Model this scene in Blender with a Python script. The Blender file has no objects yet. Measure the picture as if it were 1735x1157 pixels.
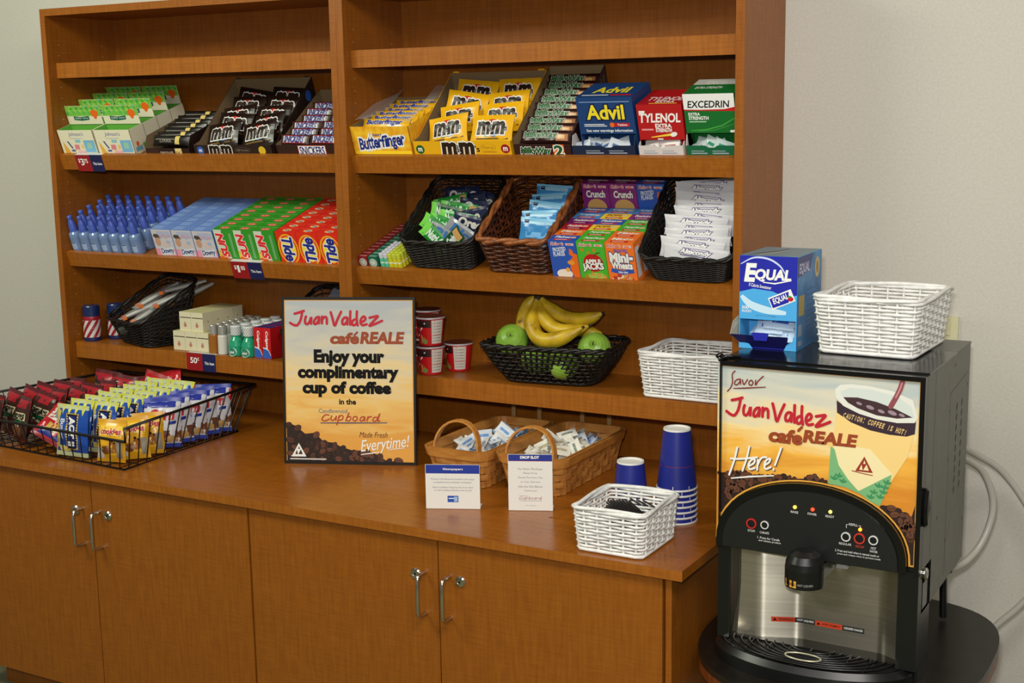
import bpy, math, random
from mathutils import Vector, Matrix, Euler
random.seed(11)
sc = bpy.context.scene
COL = sc.collection
PI = math.pi
R_ = math.radians

# ---------------------------------------------------------------- camera, world, lamps, exposure
CP = Vector((3.2974, -2.9159, 1.6475))
YAW, PIT, ROL, FPX = 0.52, -0.1733, -0.0166, 2271.88
FWD = Vector((-math.sin(YAW)*math.cos(PIT), math.cos(YAW)*math.cos(PIT), math.sin(PIT)))
_r = Vector((math.cos(YAW), math.sin(YAW), 0)); _u = _r.cross(FWD)
RGT = _r*math.cos(ROL) + _u*math.sin(ROL); UPV = -_r*math.sin(ROL) + _u*math.cos(ROL)
cam = bpy.data.cameras.new('camera'); camo = bpy.data.objects.new('camera', cam); COL.objects.link(camo)
cam.sensor_width = 36; cam.lens = FPX/1735*36; cam.clip_start = .05
m = Matrix((RGT, UPV, -FWD)).transposed().to_4x4(); m.translation = CP; camo.matrix_world = m
sc.camera = camo

w = bpy.data.worlds.new('room_light'); sc.world = w; w.use_nodes = True
bg = w.node_tree.nodes['Background']; bg.inputs[0].default_value = (1.0, .93, .82, 1); bg.inputs[1].default_value = .17
def area(name, loc, target, sx, sy, power, col):
    l = bpy.data.lights.new(name, 'AREA'); l.shape = 'RECTANGLE'; l.size = sx; l.size_y = sy; l.energy = power; l.color = col
    o = bpy.data.objects.new(name, l); COL.objects.link(o); o.location = loc
    o.rotation_euler = (Vector(target)-Vector(loc)).to_track_quat('-Z', 'Y').to_euler()
    return o
area('ceiling_light_near', (3.3, -2.0, 2.75), (2.4, -.2, .6), 1.2, .6, 34, (1, .95, .88))
area('ceiling_light_far', (.1, -1.8, 2.75), (.4, .0, .9), 1.2, .6, 36, (.96, 1, .82))
area('added_fill_rear', (2.2, -3.9, 2.75), (2.2, -3.6, 0), 1.2, .6, 26, (1, .96, .88))  # added overhead fill behind the camera; brightens the floor mirrored in the splash panel
area('camera_flash', (3.26, -2.95, 1.80), (1.3, .2, .95), .10, .07, 30, (1, .99, .98))
vs = sc.view_settings; vs.view_transform = 'Standard'; vs.look = 'None'; vs.exposure = .08; vs.gamma = 1; vs.use_curve_mapping = False

# ---------------------------------------------------------------- materials
def lin(c): return tuple((x/255/12.92 if x/255 <= .04045 else ((x/255+.055)/1.055)**2.4) for x in c)
_mc = {}
def M(c, rough=.5, metal=0., emit=0., name=None, spec=.5, alpha=1., coat=0.):
    k = (tuple(c), rough, metal, emit, spec, alpha, coat)
    if k in _mc: return _mc[k]
    mt = bpy.data.materials.new(name or 'paint_%d_%d_%d' % tuple(c)); mt.use_nodes = True
    b = mt.node_tree.nodes['Principled BSDF']; L = lin(c)+(1,)
    b.inputs['Base Color'].default_value = L; b.inputs['Roughness'].default_value = rough; b.inputs['Metallic'].default_value = metal
    b.inputs['Specular IOR Level'].default_value = spec
    b.inputs['Coat Weight'].default_value = coat
    if emit: b.inputs['Emission Color'].default_value = L; b.inputs['Emission Strength'].default_value = emit
    if alpha < 1: b.inputs['Alpha'].default_value = alpha
    _mc[k] = mt; return mt
def noisy(name, stops, scale=(1, 1, 1), nscale=5., detail=4., rough=.5, bump=0., grad=None, metal=0., distort=0., spec=.5):
    """colour ramp over object-space noise; grad=(axis,lo,hi,weight) mixes a printed gradient in"""
    mt = bpy.data.materials.new(name); mt.use_nodes = True; nt = mt.node_tree; N = nt.nodes; Lk = nt.links
    b = N['Principled BSDF']; b.inputs['Roughness'].default_value = rough; b.inputs['Metallic'].default_value = metal
    b.inputs['Specular IOR Level'].default_value = spec
    tc = N.new('ShaderNodeTexCoord'); mp = N.new('ShaderNodeMapping'); mp.inputs['Scale'].default_value = scale
    no = N.new('ShaderNodeTexNoise'); no.inputs['Scale'].default_value = nscale; no.inputs['Detail'].default_value = detail
    no.inputs['Distortion'].default_value = distort
    rp = N.new('ShaderNodeValToRGB')
    Lk.new(tc.outputs['Object'], mp.inputs[0]); Lk.new(mp.outputs[0], no.inputs['Vector'])
    fac = no.outputs[0]
    if grad:
        ax, lo, hi, wt = grad
        sp = N.new('ShaderNodeSeparateXYZ'); Lk.new(tc.outputs['Object'], sp.inputs[0])
        mr = N.new('ShaderNodeMapRange'); mr.inputs[1].default_value = lo; mr.inputs[2].default_value = hi
        Lk.new(sp.outputs[ax], mr.inputs[0])
        mx = N.new('ShaderNodeMix'); mx.inputs[0].default_value = wt
        Lk.new(no.outputs[0], mx.inputs[2]); Lk.new(mr.outputs[0], mx.inputs[3]); fac = mx.outputs[0]
    Lk.new(fac, rp.inputs[0])
    el = rp.color_ramp.elements
    while len(el) < len(stops): el.new(.5)
    for e, (p, c) in zip(el, stops): e.position = p; e.color = lin(c)+(1,)
    Lk.new(rp.outputs[0], b.inputs['Base Color'])
    if bump:
        bp = N.new('ShaderNodeBump'); bp.inputs['Strength'].default_value = bump; bp.inputs['Distance'].default_value = .002
        Lk.new(no.outputs[0], bp.inputs['Height']); Lk.new(bp.outputs[0], b.inputs['Normal'])
    return mt
def wood(name, a, b_, axis='z', rough=.38, ripple=True):
    s = {'z': (70, 70, 7), 'x': (6, 80, 80), 'y': (80, 6, 80)}[axis]
    mt = noisy(name, [(.30, a), (.72, b_)], s, 1.6, 5, rough, 0.06, spec=.35)
    if ripple:
        nt = mt.node_tree; N = nt.nodes; L = nt.links
        tc = [n for n in N if n.type == 'TEX_COORD'][0]; bs = N['Principled BSDF']; rp = [n for n in N if n.type == 'VALTORGB'][0]
        mp = N.new('ShaderNodeMapping'); mp.inputs['Scale'].default_value = {'z': (12, 12, 210), 'x': (210, 12, 12), 'y': (9, 150, 9)}[axis]
        no = N.new('ShaderNodeTexNoise'); no.inputs['Scale'].default_value = 1.1; no.inputs['Detail'].default_value = 2
        mr = N.new('ShaderNodeMapRange'); mr.inputs[1].default_value = .3; mr.inputs[2].default_value = .7; mr.inputs[3].default_value = .91; mr.inputs[4].default_value = 1.07
        mx = N.new('ShaderNodeMix'); mx.data_type = 'RGBA'; mx.blend_type = 'MULTIPLY'; mx.inputs[0].default_value = 1
        L.new(tc.outputs['Object'], mp.inputs[0]); L.new(mp.outputs[0], no.inputs['Vector']); L.new(no.outputs[0], mr.inputs[0])
        L.new(rp.outputs[0], mx.inputs[6]); L.new(mr.outputs[0], mx.inputs[7]); L.new(mx.outputs[2], bs.inputs['Base Color'])
    return mt
WOOD = wood('maple_veneer', (134, 75, 16), (150, 87, 22))
WOODX = wood('maple_veneer_lip', (144, 82, 20), (162, 96, 28))
WOODT = wood('maple_laminate_top', (140, 78, 17), (157, 91, 23), 'x', .24)
WHITE = M((236, 236, 230), .55); BLACK = M((14, 14, 14), .45); INK = M((14, 12, 12), .7, spec=.2)
STEEL = noisy('brushed_steel', [(.3, (150, 148, 140)), (.7, (196, 193, 184))], (120, 120, 2), 1, 2, .24, 0, metal=1)
CHROME = M((205, 203, 195), .18, 1)
RED = M((190, 22, 26), .4); NAVY = M((26, 30, 78), .45); BLUE = M((34, 44, 160), .4)
CARD = M((126, 104, 72), .8); GREYCARD = M((150, 146, 134), .8)
CLEAR = M((225, 228, 228), .12, alpha=.28, name='clear_film')

# ---------------------------------------------------------------- mesh builder
EPS = .00007
def Fr(o, u, v):
    o = Vector(o); u = Vector(u).normalized(); v = Vector(v).normalized(); n = u.cross(v)
    return lambda a, b, l=0: o+u*a+v*b+n*(l*EPS)
FX = lambda x, y, z: Fr((x, y, z), (1, 0, 0), (0, 0, 1))        # faces -y
FT = lambda x, y, z: Fr((x, y, z), (1, 0, 0), (0, 1, 0))        # faces +z
FS = lambda x, y, z: Fr((x, y, z), (0, 1, 0), (0, 0, 1))        # faces +x
_tc = {}
def textmesh(s, bold, shear, sp=1.):
    k = (s, bold, shear, sp)
    if k in _tc: return _tc[k]
    cu = bpy.data.curves.new('t', 'FONT'); cu.body = s; cu.size = 1; cu.offset = bold; cu.shear = shear; cu.resolution_u = 3
    cu.space_character = sp; cu.align_x = 'LEFT'; cu.fill_mode = 'FRONT'
    ob = bpy.data.objects.new('t', cu); COL.objects.link(ob)
    dg = bpy.context.evaluated_depsgraph_get(); me = bpy.data.meshes.new_from_object(ob.evaluated_get(dg))
    vs_ = [(v.co.x, v.co.y) for v in me.vertices]; fs = [tuple(p.vertices) for p in me.polygons]
    bpy.data.objects.remove(ob); bpy.data.curves.remove(cu); bpy.data.meshes.remove(me)
    _tc[k] = (vs_, fs); return _tc[k]
def subdiv(P, F, lim):
    """split triangles edge by edge until no edge is longer than lim"""
    P = list(P)
    for _ in range(5):
        mid = {}; G = []; ch = False
        def m_(a, b):
            k = (min(a, b), max(a, b))
            if math.hypot(P[a][0]-P[b][0], P[a][1]-P[b][1]) <= lim: return None
            if k not in mid: P.append(((P[a][0]+P[b][0])/2, (P[a][1]+P[b][1])/2)); mid[k] = len(P)-1
            return mid[k]
        for a, b, c in F:
            ab, bc, ca = m_(a, b), m_(b, c), m_(c, a); ch = ch or ab or bc or ca
            q = [a]+([ab] if ab else [])+[b]+([bc] if bc else [])+[c]+([ca] if ca else [])
            if ab and bc and ca: G += [(a, ab, ca), (ab, b, bc), (ca, bc, c), (ab, bc, ca)]
            elif len(q) == 3: G.append((a, b, c))
            else:
                i0 = next(i for i, v in enumerate(q) if v in (ab, bc, ca) and v is not None); q = q[i0:]+q[:i0]
                G += [(q[0], q[i], q[i+1]) for i in range(1, len(q)-1)]
        F = G
        if not ch: break
    return P, F
class MB:
    def __init__(s): s.v = []; s.f = []; s.m = []; s.sm = []; s.mats = []; s.k = 0
    def nl(s, l): s.k = (s.k+1) % 20; return l+s.k*.045
    def mi(s, mt):
        if mt not in s.mats: s.mats.append(mt)
        return s.mats.index(mt)
    def add(s, vs_, fs, mt, smooth=False):
        b = len(s.v); s.v += [tuple(p) for p in vs_]; i = s.mi(mt)
        for f in fs: s.f.append(tuple(b+k for k in f)); s.m.append(i); s.sm.append(smooth)
    def box(s, a, b, mt):
        (x0, y0, z0), (x1, y1, z1) = a, b
        s.add([(x0, y0, z0), (x1, y0, z0), (x1, y1, z0), (x0, y1, z0), (x0, y0, z1), (x1, y0, z1), (x1, y1, z1), (x0, y1, z1)],
              [(0, 3, 2, 1), (4, 5, 6, 7), (0, 1, 5, 4), (1, 2, 6, 5), (2, 3, 7, 6), (3, 0, 4, 7)], mt)
    def prism(s, pts, d, mt, smooth=False):
        """closed 3-D outline extruded by vector d"""
        n = len(pts); d = Vector(d); P = [Vector(p) for p in pts]
        s.add(P+[p+d for p in P], [tuple(range(n-1, -1, -1)), tuple(range(n, 2*n))], mt)
        s.add(P+[p+d for p in P], [(i, (i+1) % n, n+(i+1) % n, n+i) for i in range(n)], mt, smooth)
    def tube(s, pts, r, mt, n=6, closed=False, cap=True, smooth=True, squash=None):
        P = [Vector(p) for p in pts]; k = len(P); rr = r if isinstance(r, (list, tuple)) else [r]*k
        vs_ = []; prev = None
        for i in range(k):
            if closed: t = P[(i+1) % k]-P[i-1]
            else: t = P[min(i+1, k-1)]-P[max(i-1, 0)]
            if t.length < 1e-9: t = Vector((0, 0, 1))
            t.normalize()
            if prev is None:
                a = Vector((0, 0, 1)) if abs(t.z) < .9 else Vector((1, 0, 0))
                u = t.cross(a).normalized()
            else:
                u = prev-t*prev.dot(t)
                u = u.normalized() if u.length > 1e-6 else t.orthogonal().normalized()
            prev = u; v = t.cross(u)
            for j in range(n):
                an = 2*PI*j/n; vs_.append(P[i]+u*(math.cos(an)*rr[i])+v*(math.sin(an)*rr[i]*(squash or 1)))
        fs = []
        for i in range(k if closed else k-1):
            a, b = i*n, ((i+1) % k)*n
            for j in range(n): fs.append((a+j, b+j, b+(j+1) % n, a+(j+1) % n))
        s.add(vs_, fs, mt, smooth)
        if cap and not closed: s.add(vs_[:n]+vs_[-n:], [tuple(range(n)), tuple(range(2*n-1, n-1, -1))], mt)
    def lathe(s, prof, mt, c=(0, 0, 0), n=20, smooth=True, ax='z', cap=True):
        """prof [(r,z)] ; mt one material or list per segment"""
        ring = []
        for r, z in prof:
            for j in range(n):
                a = 2*PI*j/n; p = (r*math.cos(a), r*math.sin(a), z)
                if ax == 'y': p = (p[0], -p[2], p[1])
                if ax == 'x': p = (p[2], p[0], p[1])
                ring.append((c[0]+p[0], c[1]+p[1], c[2]+p[2]))
        for i in range(len(prof)-1):
            mt_ = mt[i] if isinstance(mt, list) else mt
            s.add(ring[i*n:(i+2)*n], [(j, (j+1) % n, n+(j+1) % n, n+j) for j in range(n)], mt_, smooth)
        for i, rv in ((0, True), (len(prof)-1, False)):
            if cap and prof[i][0] > 1e-5:
                mt_ = (mt[0] if i == 0 else mt[-1]) if isinstance(mt, list) else mt
                s.add(ring[i*n:(i+1)*n], [tuple(range(n-1, -1, -1)) if rv else tuple(range(n))], mt_)
    # flat printing on a frame
    def poly(s, fr, pts, mt, l=1):
        l = s.nl(l)
        if getattr(fr, 'curved', 0):
            n = len(pts); c = (sum(p[0] for p in pts)/n, sum(p[1] for p in pts)/n)
            P, F = subdiv(list(pts)+[c], [(i, (i+1) % n, n) for i in range(n)], .008)
            s.add([fr(a, b, l) for a, b in P], F, mt, True); return
        s.add([fr(a, b, l) for a, b in pts], [tuple(range(len(pts)))], mt)
    def rect(s, fr, r, mt, l=1): s.poly(fr, [(r[0], r[1]), (r[2], r[1]), (r[2], r[3]), (r[0], r[3])], mt, l)
    def ell(s, fr, cx, cy, rx, ry, mt, l=1, n=20, rot=0):
        c, d = math.cos(rot), math.sin(rot)
        s.poly(fr, [(cx+c*rx*math.cos(2*PI*i/n)-d*ry*math.sin(2*PI*i/n), cy+d*rx*math.cos(2*PI*i/n)+c*ry*math.sin(2*PI*i/n)) for i in range(n)], mt, l)
    def ring(s, fr, cx, cy, r, wd, mt, l=1, n=22, ky=1.):
        l = s.nl(l)
        P = [fr(cx+(r+q)*math.cos(2*PI*i/n), cy+ky*(r+q)*math.sin(2*PI*i/n), l) for q in (-wd/2, wd/2) for i in range(n)]
        s.add(P, [(i, n+i, n+(i+1) % n, (i+1) % n) for i in range(n)], mt)
    def stroke(s, fr, pts, wd, mt, l=1, taper=False):
        k = len(pts); vs_ = []; l0 = l; l = s.nl(l)
        for i in range(k):
            a = pts[max(i-1, 0)]; b = pts[min(i+1, k-1)]; dx, dy = b[0]-a[0], b[1]-a[1]; q = math.hypot(dx, dy) or 1
            h = wd/2*((.35+.65*math.sin(PI*(i+.5)/k)) if taper else 1)
            vs_ += [fr(pts[i][0]-dy/q*h, pts[i][1]+dx/q*h, l+i*.03), fr(pts[i][0]+dy/q*h, pts[i][1]-dx/q*h, l+i*.03)]
        s.add(vs_, [(2*i, 2*i+1, 2*i+3, 2*i+2) for i in range(k-1)], mt)
        if not taper:
            for p in (pts[0], pts[-1]): s.ell(fr, p[0], p[1], wd/2, wd/2, mt, l0, 8)
    def text(s, fr, t, r, mt, l=2, bold=0., shear=0., out=None, ow=.05, rot=0, keep=False, sp=1.):
        """text stretched into rect r (before rotation about its centre); keep=True keeps proportions"""
        vs0, fs0 = textmesh(t, 0., shear, sp)
        xs = [p[0] for p in vs0]; ys = [p[1] for p in vs0]
        X0, X1, Y0, Y1 = min(xs), max(xs), min(ys), max(ys)
        sx, sy = (r[2]-r[0])/max(X1-X0, 1e-6), (r[3]-r[1])/max(Y1-Y0, 1e-6)
        if keep: sx = sy = min(sx, sy)
        cx, cy = (r[0]+r[2])/2, (r[1]+r[3])/2; mx, my = (X0+X1)/2, (Y0+Y1)/2
        c, d = math.cos(rot), math.sin(rot)
        def put(b_, mt_, l_):
            l_ = s.nl(l_)
            vs_, fs = textmesh(t, b_, shear, sp)
            P = []
            for x, y in vs_:
                a, b = (x-mx)*sx, (y-my)*sy
                P.append(fr(cx+a*c-b*d, cy+a*d+b*c, l_))
            if getattr(fr, 'curved', 0):
                Q = []
                for x, y in vs_:
                    a, b = (x-mx)*sx, (y-my)*sy; Q.append((cx+a*c-b*d, cy+a*d+b*c))
                Q, fs = subdiv(Q, [t_ for f_ in fs for t_ in [(f_[0], f_[i], f_[i+1]) for i in range(1, len(f_)-1)]], .006); P = [fr(a, b, l_) for a, b in Q]
            s.add(P, fs, mt_)
        if out: put(bold+ow, out, l-1)
        put(bold, mt, l)
    def build(s, name, parent=None, org=(0, 0, 0), loc=None):
        me = bpy.data.meshes.new(name); o_ = Vector(org)
        me.from_pydata([tuple(Vector(p)-o_) for p in s.v], [], s.f)
        for mt in s.mats: me.materials.append(mt)
        me.polygons.foreach_set('material_index', s.m); me.polygons.foreach_set('use_smooth', s.sm); me.update()
        o = bpy.data.objects.new(name, me); COL.objects.link(o)
        if parent: o.parent = parent
        else: o.location = loc if loc is not None else org
        return o
def tag(o, label, cat, group=None):
    o['label'] = label; o['category'] = cat
    if group: o['group'] = group
    return o
def thing(name, label, cat, loc=(0, 0, 0), rz=0, group=None):
    o = bpy.data.objects.new(name, None); o.empty_display_size = .02; COL.objects.link(o); o.location = loc; o.rotation_euler = (0, 0, rz)
    return tag(o, label, cat, group)
def struct(o): o['kind'] = 'structure'; return o
def dup(o, parent=None):
    c = o.copy(); COL.objects.link(c); c.parent = parent
    for ch in list(o.children): dup(ch, c)
    return c
ORD = ['first', 'second', 'third', 'fourth', 'fifth', 'sixth', 'seventh', 'eighth', 'ninth', 'tenth', 'eleventh', 'twelfth', 'thirteenth', 'fourteenth', 'fifteenth', 'sixteenth', 'seventeenth', 'eighteenth', 'nineteenth', 'twentieth']
def row_name(i, n): return 'front' if i == 0 else ('back' if i == n-1 else ORD[i])
# tilted display shelves
TH = R_(18.3); YT = Vector((0, math.cos(TH), math.sin(TH))); ZT = Vector((0, -math.sin(TH), math.cos(TH)))
SO = {'b': Vector((0, .0164, 1.5238)), 'c': Vector((0, .0145, 1.223))}
SO = {k: v+YT*.018-ZT*.008 for k, v in SO.items()}
RXT = Matrix.Rotation(TH, 4, 'X')
def put(o, sh, x, d, h=.0006, rx=0, ry=0, rz=0):
    """stand o on a tilted shelf: x along it, d back from its lip, h above its board"""
    p = SO[sh]+Vector((x, 0, 0))+YT*d+ZT*h
    o.matrix_basis = Matrix.Translation(p) @ RXT @ Euler((rx, ry, rz)).to_matrix().to_4x4()
    return o
def setm(o, p, rx=0, ry=0, rz=0):
    o.matrix_basis = Matrix.Translation(Vector(p)) @ Euler((rx, ry, rz)).to_matrix().to_4x4(); return o
# ================================================================ setting
WY = .2818                                    # face of the back wall
wallm = noisy('wall_paint', [(.35, (194, 190, 178)), (.65, (200, 196, 184))], (1, 1, 1), 160, 3, .8, .25)
mb = MB(); mb.box((-1.6, WY, 0), (4.6, WY+.1, 3.0), wallm); struct(mb.build('wall_back'))
carpet = noisy('carpet_pile', [(.3, (96, 98, 70)), (.7, (128, 128, 98))], (1, 1, 1), 300, 3, .95, .5)
mb = MB(); mb.box((-1.6, -5, -.05), (4.6, WY+.1, 0), carpet); struct(mb.build('floor'))
mb = MB(); mb.box((-1.6, WY-.012, 0), (.06, WY, .09), M((196, 192, 150), .6)); struct(mb.build('baseboard_back'))

# ================================================================ base cabinets + counter
CZ, CT, CF = .7137, .0213, -.497
XS = [.058, .604, 1.1467, 1.7017, 2.2545]
DY = -.4817
def bar_handle(mb, x, z0, z1, y):
    r = .0046; k = .012
    pts = [(x, y, z1), (x, y-.024, z1), (x, y-.031, z1-.004), (x, y-.034, z1-k), (x, y-.034, z0+k), (x, y-.031, z0+.004), (x, y-.024, z0), (x, y, z0)]
    mb.tube(pts, r, CHROME, 8)
def cabinet(x0, xm, x1, label, right_panel):
    t = thing('base_cabinet', label, 'cabinet', (x0, DY, 0))
    org = (x0, DY, 0)
    mb = MB(); mb.box((x0, DY+.02, .08), (x1, WY-.002, CZ-CT-.0005), WOOD)
    if right_panel: mb.box((x1+.002, DY+.004, .0), (x1+.0155, WY-.002, CZ-CT-.0005), WOOD)
    mb.build('carcass', t, org)
    mb = MB(); mb.box((x0+(.07 if not right_panel else 0), DY+.062, 0), (x1, DY+.08, .079), WOOD)
    mb.box((x0+(.07 if not right_panel else 0), DY+.08, 0), (x0+.088, WY-.05, .079), WOOD); mb.build('toe_kick', t, org)
    g = .0016
    for a, b, hx, lx in ((x0+.003, xm-g, xm-.036, xm-.062), (xm+g, x1-.0035, xm+.030, xm+.058)):
        mb = MB(); mb.box((a, DY, .0815), (b, DY+.0185, CZ-CT-.006), WOOD); d = mb.build('door', t, org)
        mb = MB(); bar_handle(mb, hx, .507, .606, DY); h = mb.build('handle', d, org); h['label'] = 'satin metal bar handle'
        mb = MB(); mb.lathe([(.0135, 0), (.0135, .002), (.011, .005), (.006, .0055), (.006, .0045), (.0001, .0045)], CHROME, (lx, DY, .598), 18, ax='y')
        mb.box((lx-.0012, DY-.0062, .595), (lx+.0012, DY-.0044, .601), BLACK)
        k = mb.build('lock', d, org); k['label'] = 'round silver cam lock'
    return t
cabinet(XS[0], XS[1], XS[2], 'wooden base cabinet under the left half of the counter, below the wire snack basket', False)
cabinet(XS[2], XS[3], XS[4], 'wooden base cabinet under the right half of the counter, beside the side table', True)
mb = MB()
sx0, sx1, sy0, sy1 = 1.888, 2.03, -.298, -.290
for a, b in (((-.03, CF), (2.300, sy0)), ((-.03, sy1), (2.300, WY-.001)), ((-.03, sy0), (sx0, sy1)), ((sx1, sy0), (2.300, sy1))):
    mb.box((a[0], a[1], CZ-CT), (b[0], b[1], CZ), WOODT)
mb.box((sx0, sy0, CZ-CT), (sx1, sy1, CZ-CT+.002), BLACK)
mb.box((-.03, CF-.0012, CZ-CT), (2.3012, CF, CZ), WOODX)
tag(mb.build('countertop'), 'long wooden countertop with a narrow drop slot cut in it', 'countertop')

# ================================================================ hutch units
HZ = 1.9606; HT = .021
A_, B_, C_, D_ = (1.8013, 1.7558), (1.5238, 1.4786), (1.2230, 1.1795), (.9396, .8890)
def hutch(x0, x1, label):
    t = thing('shelf_unit', label, 'shelf unit', (x0, 0, CZ)); org = (x0, 0, CZ); z0 = CZ+.0005
    for a in (x0, x1-HT):
        mb = MB(); mb.box((a, 0, z0), (a+HT, WY-.001, HZ), WOOD)
        inner = a+HT if a == x0 else a
        fr = Fr((inner, 0, 0), (0, 1, 0), (0, 0, 1)) if a == x0 else Fr((inner, 0, 0), (0, -1, 0), (0, 0, 1))
        sg = 1 if a == x0 else -1
        for k in range(34):
            for yy in (.045, .222): mb.ell(fr, sg*yy, .80+k*.032, .0022, .0022, M((170, 140, 100), .4), 1, 8)
        mb.build('side_panel', t, org)
    mb = MB(); mb.box((x0+HT, 0, HZ-HT), (x1-HT, WY-.001, HZ), WOOD); mb.build('top_panel', t, org)
    mb = MB(); mb.box((x0+HT, WY-.007, z0), (x1-HT, WY-.001, HZ-HT), WOOD); mb.build('back_panel', t, org)
    a, b = x0+HT+.0008, x1-HT-.0008
    for (zt, zb), yl, tilt in ((A_, .031, 0), (B_, .0164, 1), (C_, .0145, 1), (D_, .027, 0)):
        mb = MB(); lp = MB(); h = zt-zb if not tilt else (zt-zb)/math.cos(TH)
        if not tilt:
            mb.box((a, yl+.018, zt-.020), (b, WY-.008, zt-.0003), WOOD); lp.box((a, yl, zb), (b, yl+.018, zt), WOODX)
        else:
            o = Vector((a, yl, zt)); dx = Vector((b-a, 0, 0))
            f = lambda d, q: o+YT*d+ZT*q
            lp.prism([f(0, -h), f(.018, -h), f(.018, 0), f(0, 0)], dx, WOODX)
            e = (WY-.008-yl)/math.cos(TH)-.012
            mb.prism([f(.018, -.028), f(e, -.028), f(e, -.008), f(.018, -.008)], dx, WOOD)
        s_ = mb.build('shelf', t, org); lp.build('lip', s_, org)
hutch(0, 1.1101, 'left wooden shelf unit, holding the laundry boxes and blue bottles')
hutch(1.1108, 2.238, 'right wooden shelf unit, holding the cereal boxes and fruit basket')

# outlet plate on the wall, behind the coffee machine
t = thing('outlet_plate', 'cream outlet plate on the wall behind the coffee machine', 'outlet', (2.634, WY, 1.09))
mb = MB(); cream = M((206, 200, 160), .5)
mb.box((2.599, WY-.006, 1.033), (2.669, WY-.0003, 1.148), cream); mb.build('cover', t, (2.634, WY, 1.09))
for zc in (1.062, 1.118):
    mb = MB(); mb.box((2.617, WY-.008, zc-.014), (2.651, WY-.0061, zc+.014), cream); mb.build('socket', t, (2.634, WY, 1.09))

# ================================================================ price tags on the lips
def price_tag(price, lip, yl, tilt, x, label):
    mb = MB(); w_, h_ = .113, .052
    mb.box((0, -.0012, -h_), (w_*.55, -.0004, .001), M((150, 24, 28), .4)); mb.box((w_*.55, -.0012, -h_), (w_, -.0004, .001), NAVY)
    mb.box((0, -.0012, .0003), (w_, .016, .0009), M((205, 205, 205), .3))
    fr = FX(0, -.0012, -h_)
    if price[-1] == '¢':
        mb.text(fr, price[:-1], (w_*.13, h_*.42, w_*.36, h_*.75), WHITE, 1, .02); mb.text(fr, 'c', (w_*.38, h_*.6, w_*.43, h_*.76), WHITE, 1, .02)
    else:
        mb.text(fr, '$', (w_*.10, h_*.52, w_*.16, h_*.78), WHITE, 1, .02); mb.text(fr, price[1], (w_*(.20 if price[1] == '1' else .18), h_*.38, w_*(.255 if price[1] == '1' else .29), h_*.78), WHITE, 1, .02)
        mb.text(fr, price[2:], (w_*.31, h_*.52, w_*.44, h_*.76), WHITE, 1, .02)
    mb.text(fr, 'This Item', (w_*.62, h_*.40, w_*.95, h_*.56), WHITE, 1, .015)
    o = mb.build('price_tag'); tag(o, label, 'price tag', 'price tags on the shelf edges')
    p = Vector((x, yl, lip)); o.matrix_basis = Matrix.Translation(p) @ (RXT if tilt else Matrix())
price_tag('$375', B_[0], .0164, 1, .088, 'red and blue three dollar tag on the shelf edge below the baby care boxes')
price_tag('$100', C_[0], .0145, 1, .690, 'red and blue one dollar tag on the shelf edge below the green boxes')
price_tag('50¢', D_[0], .027, 0, .490, 'red and blue fifty cent tag on the lowest shelf edge above the snacks')
# ================================================================ product builders
def tray(mb, w, d, prof, mt, inner, t=.0016, hf=None, hb=None):
    """open carton: prof = side outline [(y,z)...] from front bottom round to back bottom"""
    hf = hf if hf is not None else prof[1][1]; hb = hb if hb is not None else prof[-2][1]
    mb.box((0, 0, 0), (w, t, hf), mt); mb.box((0, d-t, 0), (w, d, hb), mt)
    mb.box((t, t, 0), (w-t, d-t, t), mt)
    for x in (0, w-t): mb.prism([(x, y, z) for y, z in prof], (t, 0, 0), mt)
    # raw card inside
    i = Fr((t, t, 0), (-1, 0, 0), (0, 0, 1)); mb.rect(i, (-(w-2*t), 0, 0, hf), inner, 1)
    i = Fr((t, d-t, 0), (1, 0, 0), (0, 0, 1)); mb.rect(i, (0, 0, w-2*t, hb), inner, 1)
    mb.poly(Fr((t, 0, 0), (0, 1, 0), (0, 0, 1)), [(y, z) for y, z in prof], inner, 1)
    mb.poly(Fr((w-t, 0, 0), (0, -1, 0), (0, 0, 1)), [(-y, z) for y, z in prof], inner, 1)
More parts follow.
